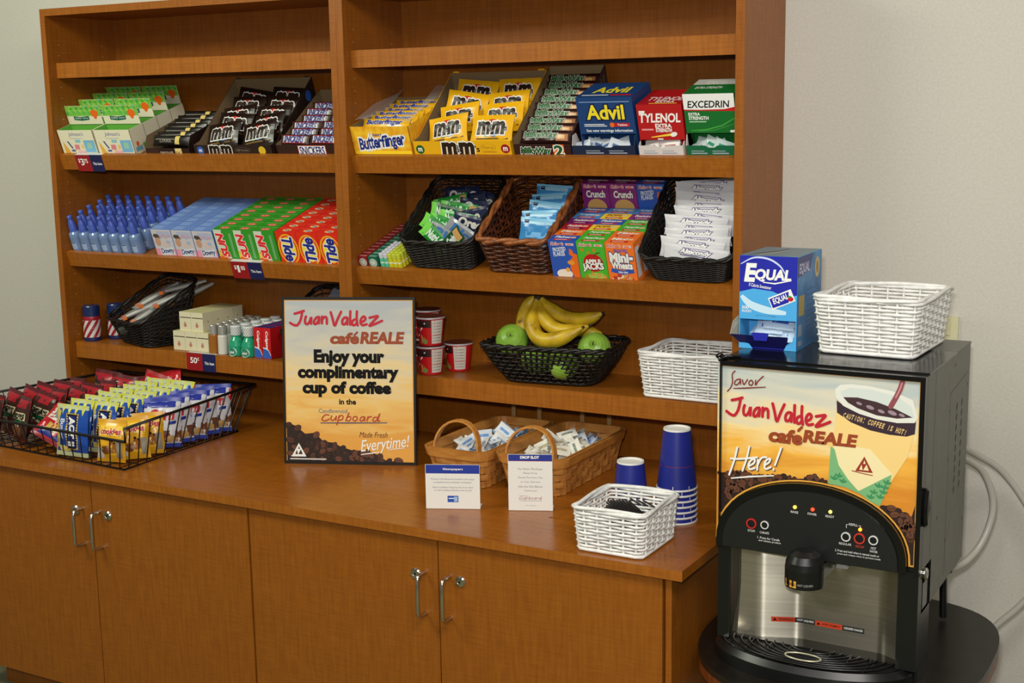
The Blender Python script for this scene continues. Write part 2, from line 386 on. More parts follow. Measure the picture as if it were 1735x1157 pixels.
def bag(w, h, t, base, deco=None, back=None, nu=10, nv=12, crimp=.07, wr=.12, seed=0, cm=None, pw=.55):
    """pillow pack standing on its bottom seal; deco(mb, S, w, h): S(a,b,l) maps print to the front"""
    rnd = random.Random(seed); mb = MB(); cm = cm or base
    ph = [rnd.uniform(0, 6) for _ in range(6)]
    def th(u, v):
        vv = (v-crimp)/(1-2*crimp)
        if vv <= 0 or vv >= 1: return .0012+.0006*math.sin(u*60)
        a = max(0, 1-abs(2*u-1)**2.2)**pw*max(0, 1-abs(2*vv-1)**2.6)**pw
        k = 1+wr*(math.sin(9*u+ph[0]+3*v)*math.sin(7*v+ph[1]))+wr*.7*math.sin(17*u+ph[2])*math.sin(15*v+ph[3])
        return .0012+t/2*a*k
    def side(u, v): return (u-.5)*w*(1-.05*math.sin(PI*min(1, max(0, v))))
    S = lambda a, b, l=0: Vector((side(a/w+.5, b/h), -th(a/w+.5, b/h)-.0002-l*.00022, b))
    S.curved = True
    G = [[None]*(nu+1) for _ in range(nv+1)]
    for sgn in (-1, 1):
        vs_ = []; 
        for j in range(nv+1):
            for i in range(nu+1):
                u, v = i/nu, j/nv; vs_.append((side(u, v), sgn*th(u, v), v*h))
        for j in range(nv):
            mt = cm if (j+.5)/nv < crimp or (j+.5)/nv > 1-crimp else (base if sgn < 0 or not back else back)
            fs = [((j*(nu+1)+i), (j*(nu+1)+i+1), ((j+1)*(nu+1)+i+1), ((j+1)*(nu+1)+i)) for i in range(nu)]
            if sgn > 0: fs = [f[::-1] for f in fs]
            mb.add(vs_, fs, mt, True)
    def zone(u0, v0, u1, v1, mt, l=1, n=6, fn=None):
        """printed block following the pack's surface"""
        vs_ = []; 
        for j in range(n+1):
            for i in range(n+1):
                u = u0+(u1-u0)*i/n; v = v0+(v1-v0)*j/n
                if fn: u, v = fn(u, v)
                vs_.append(S((u-.5)*w, v*h, l))
        mb.add(vs_, [(j*(n+1)+i, j*(n+1)+i+1, (j+1)*(n+1)+i+1, (j+1)*(n+1)+i) for j in range(n) for i in range(n)], mt, True)
    if deco: deco(mb, S, w, h, zone)
    return mb
def carton(w, d, h, mt, top=None, side=None):
    mb = MB(); mb.box((0, 0, 0), (w, d, h), mt)
    if top: mb.rect(FT(0, 0, h), (0.0004, 0.0004, w-.0004, d-.0004), top, 1)
    if side: mb.rect(FS(w, 0, 0), (0.0004, 0.0004, d-.0004, h-.0004), side, 1)
    return mb
FOIL = .28
YEL = M((236, 178, 16), FOIL); DBR = M((34, 20, 14), FOIL); CREAMY = M((230, 224, 190), .5)
GRN = M((52, 150, 40), .4); LGRN = M((118, 190, 70), .45)
ORG = M((232, 104, 24), .4); TEAL = M((10, 96, 72), .5); PINK = M((226, 150, 170), .5); SKY = M((110, 165, 222), .4)

# ---------------------------------------------------------------- shelf b, left: baby care cartons
def baby_box():
    w_, d_, h_ = .150, .060, .080
    t = thing('baby_care_box', 'x', 'box', group='baby care boxes on the left shelf')
    mb = MB(); cr = M((226, 220, 190), .55)
    tray(mb, w_, d_, [(0, 0), (0, h_), (d_, h_), (d_, 0)], cr, M((96, 170, 60), .6), hf=h_, hb=h_)
    f = FX(0, 0, 0)
    mb.text(f, "Johnson's", (.045, .058, .108, .074), M((40, 60, 150), .5), 1, .0, .2)
    mb.rect(f, (.045, .053, .100, .0545), M((150, 165, 190), .5), 1)
    mb.poly(f, [(.012, .0), (.012, .045), (.04, .0)], M((222, 170, 60), .5), 1)
    mb.poly(f, [(.030, .045), (.036, .045), (.050, .022), (.044, .022)], M((40, 50, 120), .5), 2)
    mb.rect(f, (.100, .010, .145, .048), M((120, 178, 214), .5), 1); mb.rect(f, (.112, .022, .132, .040), M((150, 200, 170), .5), 2)
    mb.rect(f, (.058, .018, .078, .034), M((216, 130, 140), .5), 1); mb.rect(f, (.066, .004, .100, .016), M((226, 180, 180), .5), 1)
    mb.rect(f, (.04, .012, .056, .018), M((60, 90, 160), .5), 1); mb.rect(f, (.066, .040, .088, .050), M((140, 190, 200), .5), 1)
    mb.rect(f, (.086, .020, .097, .034), M((220, 196, 120), .5), 1)
    s = FS(w_, 0, 0); mb.rect(s, (.008, .008, .035, .022), M((110, 170, 190), .5), 1); mb.ell(s, .02, .03, .006, .008, ORG, 1); mb.ell(s, .045, .02, .006, .006, LGRN, 1)
    mb.build('box_body', t)
    mb = MB(); mb.box((.002, d_-.0045, h_), (w_-.002, d_-.0025, h_+.058), cr); f = FX(0, d_-.0045, h_)
    mb.rect(f, (.002, .026, w_-.002, .058), LGRN, 1)
    for i in range(26):
        x = .008+(i*37 % 134)*.001; z = .034+(i*13 % 20)*.001
        mb.ell(f, x, z, .006, .0045, [M((70, 160, 60), .5), M((150, 205, 90), .5), M((90, 180, 80), .5)][i % 3], 2, 8)
    for i in range(9): mb.ell(f, .01+i*.016, .055, .003, .002, [ORG, M((226, 206, 60), .5), SKY][i % 3], 3, 6)
    mb.poly(f, [(.030, .014), (.060, .011), (.095, .014), (.095, .026), (.060, .023), (.030, .026)], TEAL, 3)
    mb.text(f, 'baby care', (.036, .0155, .09, .0225), WHITE, 4)
    mb.ell(f, .122, .034, .016, .012, ORG, 3); mb.ell(f, .122, .024, .007, .008, ORG, 3)
    mb.build('header_card', t); return t
proto = baby_box(); first = True
for r in range(4):
    for c in range(2):
        o = proto if first else dup(proto); first = False
        put(o, 'b', .0235+c*.1535, .0005+r*.0615)
        o['label'] = 'cream and green baby care box, %s row from the lip, %s column' % (row_name(r, 4), ['left', 'right'][c])

# dark chocolate bars in a small tray
t = thing('chocolate_display_box', 'small dark brown display box of chocolate bars beside the baby care boxes', 'display box')
mb = MB(); choc = M((34, 16, 14), .5)
tray(mb, .172, .2, [(0, 0), (0, .030), (.02, .055), (.2, .060), (.2, 0)], choc, CARD, hf=.022, hb=.06)
f = FX(0, 0, 0); mb.rect(f, (.004, .002, .05, .020), M((54, 30, 26), .5), 1); mb.text(f, 'CHOCOLATE', (.055, .004, .105, .012), M((200, 190, 170), .5), 1, .02)
mb.rect(f, (.115, .0, .14, .022), M((220, 200, 130), .5), 1); mb.text(f, 'DC', (.118, .004, .136, .012), M((80, 50, 20), .5), 2, .02)
mb.build('box_body', t); put(t, 'b', .372, .001)
def dark_bar():
    def deco(mb, S, w_, h_, zone):
        zone(.62, .1, .74, .9, M((214, 190, 110), FOIL)); zone(.05, .55, .6, .62, M((150, 146, 140), FOIL), 1, 5)
        mb.text(S, 'DARK', (-.045, .008, .005, .018), M((130, 122, 112), .4), 2, .02)
    return bag(.150, .030, .012, M((26, 22, 18), FOIL), deco, crimp=.05, nv=6).build('chocolate_bar')
proto = dark_bar()
for i in range(7):
    o = proto if i == 0 else dup(proto)
    put(o, 'b', .372+.086, .022+i*.0248, .024+i*.0040, rx=-.55, rz=(-.03, .05)[i % 2])
    tag(o, 'black chocolate bar with a pale band, %s from the front in its small box' % ORD[i], 'candy bar', 'dark chocolate bars')

# ---------------------------------------------------------------- candy packs with the two letter logo
LOGO_B = M((40, 26, 18), .35); LW = M((238, 236, 230), .35)
def mm_logo(mb, fr, r, fill, out, l=2):
    a, b, c, d = r; w_ = c-a
    mb.text(fr, 'm', (a, b, a+w_*.44, d), fill, l, .06, .08, out, .05)
    mb.text(fr, 'm', (a+w_*.56, b, c, d), fill, l, .06, .08, out, .05)
    mb.text(fr, '&', (a+w_*.455, b+(d-b)*.15, a+w_*.545, b+(d-b)*.85), fill, l+1, .02, 0, out, .06)
def candy_bag(base, fill, out, seed):
    def deco(mb, S, w_, h_, zone):
        mb.ell(S, 0, h_*.72, .018, .010, M((196, 40, 36), FOIL), 1, 12); mb.ell(S, .010, h_*.34, .014, .008, M((62, 120, 190), FOIL), 1, 12); mb.ell(S, -.012, h_*.33, .010, .007, M((90, 150, 70), FOIL), 1, 12)
        mb.ell(S, -.036, h_*.68, .008, .007, M((226, 190, 70), FOIL), 1, 10)
        mm_logo(mb, S, (-.040, h_*.36, .040, h_*.72), fill, out, 3)
        zone(-.5+.66, .16, .92, .21, M((120, 90, 40), FOIL), 1, 3)
        mb.text(S, "s", (.043, h_*.44, .049, h_*.58), fill, 3, .02, 0, out, .07)
    return bag(.126, .078, .0155, base, deco, seed=seed, nu=12, nv=10, wr=.22).build('candy_bag')
def candy_box(label, w_, front, base, logo, out, hf, hb, txt):
    t = thing('candy_display_box', label, 'display box'); mb = MB(); d_ = .244
    tray(mb, w_, d_, [(0, 0), (0, hf), (.03, hf+.002), (d_-.02, hb*.93), (d_, hb), (d_, 0)], base, CARD, hf=hf, hb=hb)
    f = FX(0, 0, 0); front(mb, f); s = FS(w_, 0, 0); mb.ell(s, d_*.86, hb*.70, .013, .016, txt, 1)
    for k in range(4): mb.rect(s, (.02, .008+k*.005, .12, .0095+k*.005), out, 1)
    for x in (.004, w_-.028): mb.poly(FX(0, d_, hb), [(x, -.001), (x+.024, -.001), (x+.02, .004), (x+.004, .004)], base, 2)
    mb.build('box_body', t); return t
def frontB(mb, f):
    mm_logo(mb, f, (.060, .006, .138, .028), DBR, LW, 2)
    mb.ring(f, .182, .017, .025, .0012, M((120, 110, 96), .5), 1, 20, .32); mb.text(f, 'Milk Chocolate', (.163, .0145, .2, .0195), M((150, 140, 120), .5), 1)
    mb.ell(f, .252, .016, .0125, .0125, M((214, 180, 40), .4), 1); mb.ell(f, .024, .016, .0125, .012, M((46, 92, 176), .4), 1); mb.text(f, 'm', (.019, .012, .029, .019), WHITE, 2, .03)
t = candy_box('tall brown open display box of small brown candy bags with white logos', .288, frontB, M((40, 26, 20), .42), DBR, LW, .032, .150, M((46, 92, 176), .4)); put(t, 'b', .562, .001)
def fill_bags(base, fill, out, x0, spots, what, grp, h0):
    pr = [candy_bag(base, fill, out, s) for s in range(3)]; used = [0, 0, 0]
    for i, (x, d, h, rx, rz, nm) in enumerate(spots):
        k = i % 3; o = pr[k] if not used[k] else dup(pr[k]); used[k] = 1
        put(o, 'b', x0+x+(random.random()-.5)*.005, d, h+h0+(random.random()-.3)*.004, rx=rx, ry=(random.random()-.5)*.32, rz=0)
        tag(o, '%s, %s' % (what, nm), 'candy bag', grp)
sp = []
for r in range(5):
    for c in range(2):
        sp.append((.075+c*.128+(r % 2)*.008, .033+r*.038, .0+r*.0125, -.72, (random.random()-.5)*.12, '%s row of the brown box, on the %s' % (row_name(r, 5), ['left', 'right'][c])))
fill_bags(DBR, M((44, 28, 20), .35), LW, .565, sp, 'dark brown bag with white logo', 'brown candy bags', .012)
def frontY(mb, f):
    k = M((40, 24, 14), .4)
    mm_logo(mb, f, (.090, .008, .182, .036), k, LW, 2); mb.text(f, "'s", (.187, .014, .2, .03), k, 2, .02)
    mb.ring(f, .226, .026, .022, .001, M((150, 104, 20), .5), 1, 20, .42); mb.text(f, 'Peanut', (.210, .022, .242, .030), M((150, 104, 20), .5), 1)
    mb.rect(f, (.208, .0125, .25, .0145), M((150, 104, 20), .5), 1)
    mb.ell(f, .020, .020, .013, .012, M((20, 90, 40), .4), 1); mb.text(f, 'm', (.014, .015, .026, .024), WHITE, 2, .03)
    mb.ell(f, .276, .022, .013, .012, M((150, 22, 26), .4), 1); mb.text(f, 'm', (.270, .017, .282, .026), WHITE, 2, .03)
YB = M((228, 172, 16), .42)
t = candy_box('tall yellow open display box of yellow candy bags with brown logos', .294, frontY, YB, LOGO_B, LW, .042, .148, M((150, 22, 26), .4)); put(t, 'b', 1.325, .001)
sp = []
for r in range(4):
    for c in range(2):
        sp.append((.079+c*.132+(r % 2)*.008, .036+r*.050, .004+r*.0165, -.62, (random.random()-.5)*.1, '%s row of the yellow box, on the %s' % (row_name(r, 4), ['left', 'right'][c])))
fill_bags(YEL, LOGO_B, LW, 1.328, sp, 'yellow bag with dark brown logo', 'yellow candy bags', .014)

# ---------------------------------------------------------------- bars
def bar(w_, h_, t_, base, fill, out, txt, name, seed=0, cm=None, shear=.25, rect=None, extra=None, bold=.03):
    def deco(mb, S, W_, H_, zone):
        if extra: extra(mb, S, W_, H_, zone)
        a = rect or (-.42, .22, .42, .80)
        mb.text(S, txt, (a[0]*W_, a[1]*H_, a[2]*W_, a[3]*H_), fill, 3, bold+.02, shear, out, .035)
    return bag(w_, h_, t_, base, deco, seed=seed, nu=14, nv=6, crimp=.05, wr=.10, cm=cm, pw=.4).build(name)
def snk_extra(mb, S, w_, h_, zone): zone(.12, .22, .88, .84, M((206, 204, 206), .4), 1, 6); zone(.12, .84, .88, .89, RED, 2, 4); zone(.12, .17, .88, .22, RED, 2, 4)
t = thing('candy_display_box', 'low brown open display box of bars with blue lettering, next to the centre post', 'display box'); mb = MB(); snb = M((48, 26, 18), .42)
tray(mb, .214, .244, [(0, 0), (0, .036), (.03, .040), (.244, .112), (.244, 0)], snb, CARD, hf=.032, hb=.112)
f = FX(0, 0, 0); mb.rect(f, (.074, .0005, .170, .031), RED, 1); mb.rect(f, (.076, .002, .168, .0295), WHITE, 2); mb.text(f, 'SNICKERS', (.080, .005, .164, .027), M((30, 36, 120), .4), 3, .03)
mb.build('box_body', t); put(t, 'b', .868, .001)
pr = bar(.105, .030, .012, M((60, 34, 26), FOIL), M((44, 44, 120), .4), None, 'SNICKERS', 'candy_bar', 1, None, .3, (-.35, .25, .35, .82), snk_extra); fst = True
for r in range(6):
    for c in range(2):
        o = pr if fst else dup(pr); fst = False
        put(o, 'b', .9190+c*.1025+(.006 if r % 2 else -.004), .022+r*.032, .024+r*.0082, rx=-.6, rz=(random.random()-.5)*.1, ry=(random.random()-.5)*.05)
        tag(o, 'white and brown bar with blue lettering, %s row of the low box, on the %s' % (row_name(r, 6), ['left', 'right'][c]), 'candy bar', 'bars with blue lettering')
t = thing('candy_display_box', 'yellow open display box of bars with blue lettering and torn clear film', 'display box'); mb = MB()
bfy = noisy('butter_carton', [(.35, (226, 150, 26)), (.65, (244, 196, 44))], (1, 1, 1), 40, 3, .42)
tray(mb, .187, .240, [(0, 0), (0, .083), (.24, .083), (.24, 0)], bfy, CARD, hf=.083, hb=.085)
f = FX(0, 0, 0); mb.rect(f, (.004, .003, .183, .016), M((250, 214, 40), .4), 1)
for i, (ch, wd) in enumerate(zip('Butterfinger', (15, 14, 9, 9, 14, 11, 11, 8, 14, 14, 14, 11))):
    x = .022+sum((15, 14, 9, 9, 14, 11, 11, 8, 14, 14, 14, 11)[:i])*.001*1.02; zb = .020+i*.0012
    mb.text(f, ch, (x, zb-(.010 if ch == 'g' else 0), x+wd*.00093, zb+(.030 if ch in 'Bttfidl' else .022)), M((24, 44, 130), .4), 3, .03, .05, WHITE, .10)
mb.text(f, 'bars', (.068, .057, .10, .065), M((40, 60, 150), .5), 2, .02)
mb.build('box_body', t)
mb = MB()
for i in range(9):
    a0, a1 = i/9, (i+1)/9
    P = [(.006+a*.176, .02+q*.215, .094+.012*math.sin(a*11+q*5)*(.4+q)+.010*q) for q in (0, .5, 1) for a in (a0, a1)]
    if i in (0, 1, 7, 8): mb.add(P, [(0, 1, 3, 2), (2, 3, 5, 4)], CLEAR, True)
mb.build('film_wrap', t); put(t, 'b', 1.133, .001)
def bf_extra(mb, S, w_, h_, zone): zone(.56, .14, .86, .42, WHITE, 1, 3)
pr = bar(.158, .034, .014, YEL, M((34, 50, 140), .4), WHITE, 'Butterfinger', 'candy_bar', 3, None, .15, (-.40, .35, .36, .84), bf_extra)
for i in range(6):
    o = pr if i == 0 else dup(pr); put(o, 'b', 1.2265+(i % 2-.5)*.004, .030+i*.033, .062-(0 if i < 3 else .002), rx=-.75, rz=(i % 3-1)*.03)
    tag(o, 'yellow bar with blue lettering, %s from the front in the yellow box with film' % ORD[i], 'candy bar', 'yellow bars with blue lettering')
t = thing('candy_display_box', 'narrow dark brown display box rising steeply, with green and white lettering', 'display box'); mb = MB(); mwb = M((48, 20, 20), .42)
tray(mb, .160, .246, [(0, 0), (0, .052), (.02, .054), (.246, .157), (.246, 0)], mwb, CARD, hf=.034, hb=.157)
f = FX(0, 0, 0); mb.text(f, 'MilkyWay', (.018, .005, .102, .026), M((28, 84, 40), .4), 2, .05, .15, WHITE, .05)
mb.rect(f, (.110, .001, .140, .033), ORG, 1); mb.text(f, '2', (.114, .004, .136, .030), M((24, 84, 40), .4), 3, .04, 0, WHITE, .06)
s = FS(.160, 0, 0)
for k in range(7): mb.poly(s, [(.12+k*.017, .062+k*.007), (.124+k*.017, .062+k*.007), (.13+k*.017, .10+k*.006), (.126+k*.017, .10+k*.006)], M((150, 120, 110), .5), 1)
mb.build('box_body', t); put(t, 'b', 1.6265, .001)
def mw_extra(mb, S, w_, h_, zone): zone(.72, .15, .96, .7, M((170, 110, 66), FOIL), 1, 3); zone(.76, .3, .9, .6, M((214, 170, 110), FOIL), 2, 3)
pr = bar(.146, .032, .012, M((46, 20, 18), FOIL), M((40, 96, 50), .4), M((226, 226, 214), .4), 'MilkyWay', 'candy_bar', 5, None, .2, (-.44, .25, .24, .86), mw_extra)
for i in range(9):
    o = pr if i == 0 else dup(pr); put(o, 'b', 1.7065+(i % 2-.5)*.003, .022+i*.0235, .030+i*.0105, rx=-.62, rz=(i % 3-1)*.025)
    tag(o, 'dark bar with green and white lettering, %s from the front in the steep box' % ORD[i], 'candy bar', 'bars with green lettering')

# ---------------------------------------------------------------- medicine dispenser cartons
def med_box(name, label, w_, d_, h_, split, mt, tray_m, deco, n_pk, pk, trayw=0):
    t = thing('medicine_dispenser', label, 'dispenser box'); mb = MB()
    mb.box((0, .014, split), (w_, d_, h_), mt); mb.box((0, .055, 0), (w_, d_, split), mt)
    mb.box((0, .0135, 0), (.0016, .055, split), mt); mb.box((w_-.0016, .0135, 0), (w_, .055, split), mt)
    deco(mb, FX(0, .014, 0), FT(0, .014, h_), w_, h_); mb.build('box_body', t)
    mb = MB(); a = -trayw
    mb.prism([(a, 0, 0), (w_-.002, 0, 0), (w_-.002, 0, .030), (w_*.62, 0, .030), (w_*.56, 0, .025), (w_*.44, 0, .025), (w_*.38, 0, .030), (a, 0, .030)], (0, .0016, 0), tray_m)
    mb.box((a, .0016, 0), (w_-.002, .053, .0016), tray_m)
    for x in (a, w_-.0036): mb.prism([(x, .0016, .0016), (x, .0016, .030), (x, .012, split-.003), (x, .03, split-.003), (x, .053, .0016)], (.0016, 0, 0), tray_m if x != a else M((200, 198, 194), .6))
    f = FX(0, 0, 0)
    for k in range(2): mb.rect(f, (w_*.1+k*w_*.42, .010, w_*.42+k*w_*.42, .013), M((150, 160, 170), .5), 1); mb.rect(f, (w_*.1+k*w_*.42, .016, w_*.36+k*w_*.42, .018), M((150, 160, 170), .5), 1)
    mb.build('tray', t); return t
def adv(mb, f, tp, w_, h_):
    ye = M((236, 214, 40), .4)
    mb.text(f, 'Advil', (.026, .092, .122, .126), ye, 2, .03, 0, M((14, 24, 70), .4), .07)
    mb.rect(f, (.088, .073, .134, .082), RED, 1); mb.ell(f, .088, .0775, .006, .006, ORG, 2); mb.text(f, 'Tablets', (.102, .075, .128, .080), WHITE, 2, .01)
    for k in range(2): mb.rect(f, (.014, .074+k*.004, .074-k*.006, .0758+k*.004), WHITE, 1)
    mb.text(f, 'See new warnings information', (.018, .058, .140, .067), WHITE, 2, .015)
    mb.rect(f, (.008, .134, .14, .1355), M((150, 170, 210), .5), 1)
    mb.text(tp, 'Advil', (.030, .035, .12, .075), ye, 2, .03, 0); mb.rect(tp, (.01, .015, .08, .02), WHITE, 1); mb.rect(tp, (.085, .013, .14, .022), RED, 1)
t = med_box('', 'dark blue medicine dispenser box with yellow lettering and an open tray', .148, .125, .146, .055, M((22, 60, 112), .42), M((16, 34, 62), .45), adv, 0, None, .022); put(t, 'b', 1.811, .001)
def tyl(mb, f, tp, w_, h_):
    mb.text(f, 'TYLENOL', (.006, .083, .108, .104), WHITE, 2, .03, .15); mb.text(f, 'T', (.006, .083, .020, .110), WHITE, 3, .03, .15)
    mb.text(f, 'EXTRA', (.044, .070, .084, .079), WHITE, 2, .04); mb.text(f, 'STRENGTH', (.044, .059, .084, .068), WHITE, 2, .04)
    mb.rect(f, (.008, .063, .038, .067), M((226, 150, 150), .5), 1); mb.poly(f, [(.03, .045), (.084, .050), (.084, .056), (.03, .047)], M((244, 206, 60), .4), 1); mb.ell(f, .088, .053, .009, .0055, WHITE, 2, 14, .3)
    mb.rect(f, (.046, .040, .060, .043), WHITE, 1)
    mb.text(tp, 'TYLENOL', (.018, .03, .104, .055), M((226, 206, 206), .4), 2, .03, .15); mb.rect(tp, (.03, .006, .1, .012), M((236, 170, 60), .5), 1); mb.text(tp, 'EXTRA', (.044, .015, .09, .026), WHITE, 2, .03)
t = med_box('', 'red medicine dispenser box with white lettering and an open white tray', .115, .125, .126, .040, M((176, 20, 24), .42), M((206, 200, 196), .6), tyl, 0, None); put(t, 'b', 1.967, .001)
def exc(mb, f, tp, w_, h_):
    mb.rect(f, (0, .112, w_, .150), M((232, 232, 228), .45), 1)
    mb.poly(f, [(0, .110), (w_, .108), (w_, .118), (w_*.8, .113), (w_*.3, .112), (0, .113)], RED, 2)
    mb.text(f, 'EXCEDRIN', (.010, .117, .112, .133), INK, 3, .02, .15)
    mb.text(f, 'EXTRA', (.010, .098, .038, .105), WHITE, 2, .03); mb.text(f, 'STRENGTH', (.010, .088, .058, .096), WHITE, 2, .03)
    mb.rect(f, (.010, .082, .052, .0845), M((170, 200, 170), .5), 1)
    mb.stroke(f, [(.012, .062), (.05, .064), (.09, .074), (.122, .092)], .003, M((70, 160, 60), .4), 2, True); mb.stroke(f, [(.03, .060), (.07, .063), (.122, .078)], .002, M((60, 140, 60), .4), 2, True)
    mb.ell(f, .112, .060, .005, .003, WHITE, 2); mb.ell(f, .118, .0605, .004, .003, WHITE, 2)
    mb.text(tp, 'EXCEDRIN', (.03, .075, .12, .095), M((220, 220, 214), .4), 2, .02, .1); mb.rect(tp, (.0, .07, .126, .11), M((190, 190, 180), .5), 1); mb.text(tp, 'EXTRA STRENGTH', (.015, .04, .08, .055), WHITE, 2, .01)
t = med_box('', 'green and white medicine dispenser box with black lettering beside the right panel', .124, .125, .149, .056, M((16, 104, 40), .42), M((12, 96, 60), .45), exc, 0, None); put(t, 'b', 2.0875, .001)
fs_ = FX(0, 0, 0)
def packet(mt, mk, name, w_=.05, h_=.034, t_=.006, seed=0):
    def deco(mb, S, W_, H_, zone):
        if mk: zone(.2, .4, .8, .62, mk, 1, 3)
    return bag(w_, h_, t_, mt, deco, seed=seed, nu=6, nv=6, crimp=.08, wr=.2).build(name)
for x0, w_, mt, mk, cnt, lab, hh in ((1.790, .145, M((200, 208, 214), .25), M((60, 90, 140), .4), 10, 'clear and white pill packet lying in the tray of the blue dispenser box', .048),
                             (1.969, .105, M((226, 222, 216), .35), M((150, 40, 50), .4), 8, 'white pill packet lying in the tray of the red dispenser box', .036),
                             (2.090, .112, M((190, 204, 200), .25), M((30, 130, 100), .4), 8, 'clear and teal pill packet lying in the tray of the green dispenser box', .048)):
    pr = packet(mt, mk, 'pill_packet')
    for i in range(cnt):
        o = pr if i == 0 else dup(pr)
        put(o, 'b', x0+.022+(w_-.044)*((i*.37) % 1), .010+.022*((i*.61) % 1), .004+(i % 2)*.003, rx=-.5-.5*random.random(), rz=(random.random()-.5)*.4, ry=(random.random()-.5)*1.0)
        tag(o, lab, 'packet', lab.replace(' lying', 's').split(' in the')[0]+' in the '+lab.split('of the ')[1])
# ---------------------------------------------------------------- baskets
def rrpath(w, d, r, n=3):
    P = []
    for cx, cy, a0 in ((w/2-r, d/2-r, 0), (-w/2+r, d/2-r, 90), (-w/2+r, -d/2+r, 180), (w/2-r, -d/2+r, 270)):
        for k in range(n+1):
            a = R_(a0+90*k/n); P.append((cx+r*math.cos(a), cy+r*math.sin(a), math.cos(a), math.sin(a)))
    return P
def resample(P, N):
    L = [0]; n = len(P)
    for i in range(n): L.append(L[-1]+math.hypot(P[(i+1) % n][0]-P[i][0], P[(i+1) % n][1]-P[i][1]))
    out = []; j = 0
    for k in range(N):
        s = L[-1]*k/N
        while L[j+1] < s: j += 1
        t = (s-L[j])/max(L[j+1]-L[j], 1e-9); a, b = P[j], P[(j+1) % n]
        q = [a[i]+(b[i]-a[i])*t for i in range(4)]; m_ = math.hypot(q[2], q[3]) or 1
        out.append((q[0], q[1], q[2]/m_, q[3]/m_))
    return out
def wicker(t, org, wb, db, wt, dt, hf, hb, rows, stakes, r, mat_, amp, cr=.02, rim_r=None, rim_m=None, stake_r=None, sides=4, yoff=0., skip=0, bow=0., tw=.9):
    """woven basket centred on local 0,0; front is -y; top rim can rise to the back (hf to hb)"""
    N = stakes*2; B = resample(rrpath(wb, db, cr), N); T = resample(rrpath(wt, dt, cr), N)
    def pt(k, q, off=0.):
        b, tp = B[k % N], T[k % N]
        x = b[0]+(tp[0]-b[0])*q; y = b[1]+(tp[1]+yoff-b[1])*q
        nx, ny = tp[2], tp[3]; H = hf+(hb-hf)*((tp[1]+dt/2)/dt)
        bw = bow*math.sin(PI*q)
        return Vector((x+nx*(off+bw), y+ny*(off+bw), H*q+.002))
    mb = MB()
    for i in range(rows):
        q = (i+.5)/rows
        mb.tube([pt(k, q, amp*(0 if k % 2 else (1 if (k//2+i) % 2 else -1))) for k in range(N)], r, mat_, sides, True)
    for k in range(0, N, 2):
        if skip and (k//2) % skip: continue
        mb.tube([pt(k, q/4) for q in range(5)], stake_r or r*1.1, mat_, 4)
    o1 = mb.build('woven_side'); mb = MB(); rr = rim_r or r*1.5; rm = rim_m or mat_
    for ph in range(2):
        mb.tube([pt(k, 1.0, 0)+Vector((T[k][2], T[k][3], 0))*(rr*.75*math.cos(k*tw+ph*PI))+Vector((0, 0, rr*.75*math.sin(k*tw+ph*PI))) for k in range(N)], rr, rm, 5, True)
    o2 = mb.build('rim'); mb = MB()
    n = len(B); mb.add([Vector((b[0]*.99, b[1]*.99, .0006)) for b in B]+[Vector((b[0]*.99, b[1]*.99, .006)) for b in B], [tuple(range(n-1, -1, -1)), tuple(range(n, 2*n))], mat_)
    mb.tube([pt(k, 0, r*.3)+Vector((0, 0, r)) for k in range(N)], r*1.5, mat_, 5, True)
    o3 = mb.build('base')
    for o in (o1, o2, o3): o.parent = t
    return t
WICK_W = noisy('white_wicker', [(.35, (222, 221, 216)), (.65, (240, 239, 234))], (1, 1, 1), 60, 2, .5)
WICK_K = noisy('black_wicker', [(.35, (9, 8, 7)), (.65, (24, 19, 15))], (1, 1, 1), 90, 2, .46)
WICK_B = noisy('brown_wicker', [(.3, (44, 19, 10)), (.7, (98, 50, 24))], (1, 1, 1), 50, 2, .36)
WICK_BR = noisy('brown_wicker_rim', [(.3, (104, 54, 24)), (.7, (164, 98, 50))], (1, 1, 1), 50, 2, .36)

# ================================================================ shelf c, left
# blue travel bottles
def bottle_blue():
    t = thing('travel_bottle', 'x', 'bottle', group='blue travel bottles'); mb = MB()
    gb = M((108, 132, 172), .18, spec=.6); lb = M((150, 172, 206), .4)
    prof = [(.0185, 0), (.0200, .003), (.0200, .050), (.0185, .058), (.0135, .064)]
    mb.lathe(prof, gb, (0, 0, 0), 14)
    f = lambda a, b, l=0: Vector((math.sin(a/.02)*(.0200+l*EPS), -math.cos(a/.02)*(.0200+l*EPS), b))
    for k in range(3):
        mb.add([f(-.014+.0093*k, .010, 1), f(-.0047+.0093*k, .010, 1), f(-.0047+.0093*k, .034, 1), f(-.014+.0093*k, .034, 1)], [(0, 1, 2, 3)], lb)
        mb.add([f(-.011+.0075*k, .030, 2), f(-.0047+.0075*k, .030, 2), f(-.0047+.0075*k, .033, 2), f(-.011+.0075*k, .033, 2)], [(0, 1, 2, 3)], M((60, 66, 96), .4))
    mb.build('bottle_body', t); mb = MB()
    mb.lathe([(.0135, .0642), (.0128, .076), (.0105, .090), (.0072, .103), (.0084, .105), (.0084, .1125), (.006, .115), (.0001, .1155)], M((72, 92, 178), .3), (0, 0, 0), 12)
    mb.build('cap', t); return t
pr = bottle_blue(); fst = True
for r in range(5):
    for c in range(8):
        if c == 7 and r < 2: continue
        o = pr if fst else dup(pr); fst = False
        put(o, 'c', .0425+c*.0428+(.006 if r % 2 else 0), .022+r*.0430)
        o['label'] = 'blue travel bottle, %s row from the lip, %s from the left' % (row_name(r, 5), ORD[c])
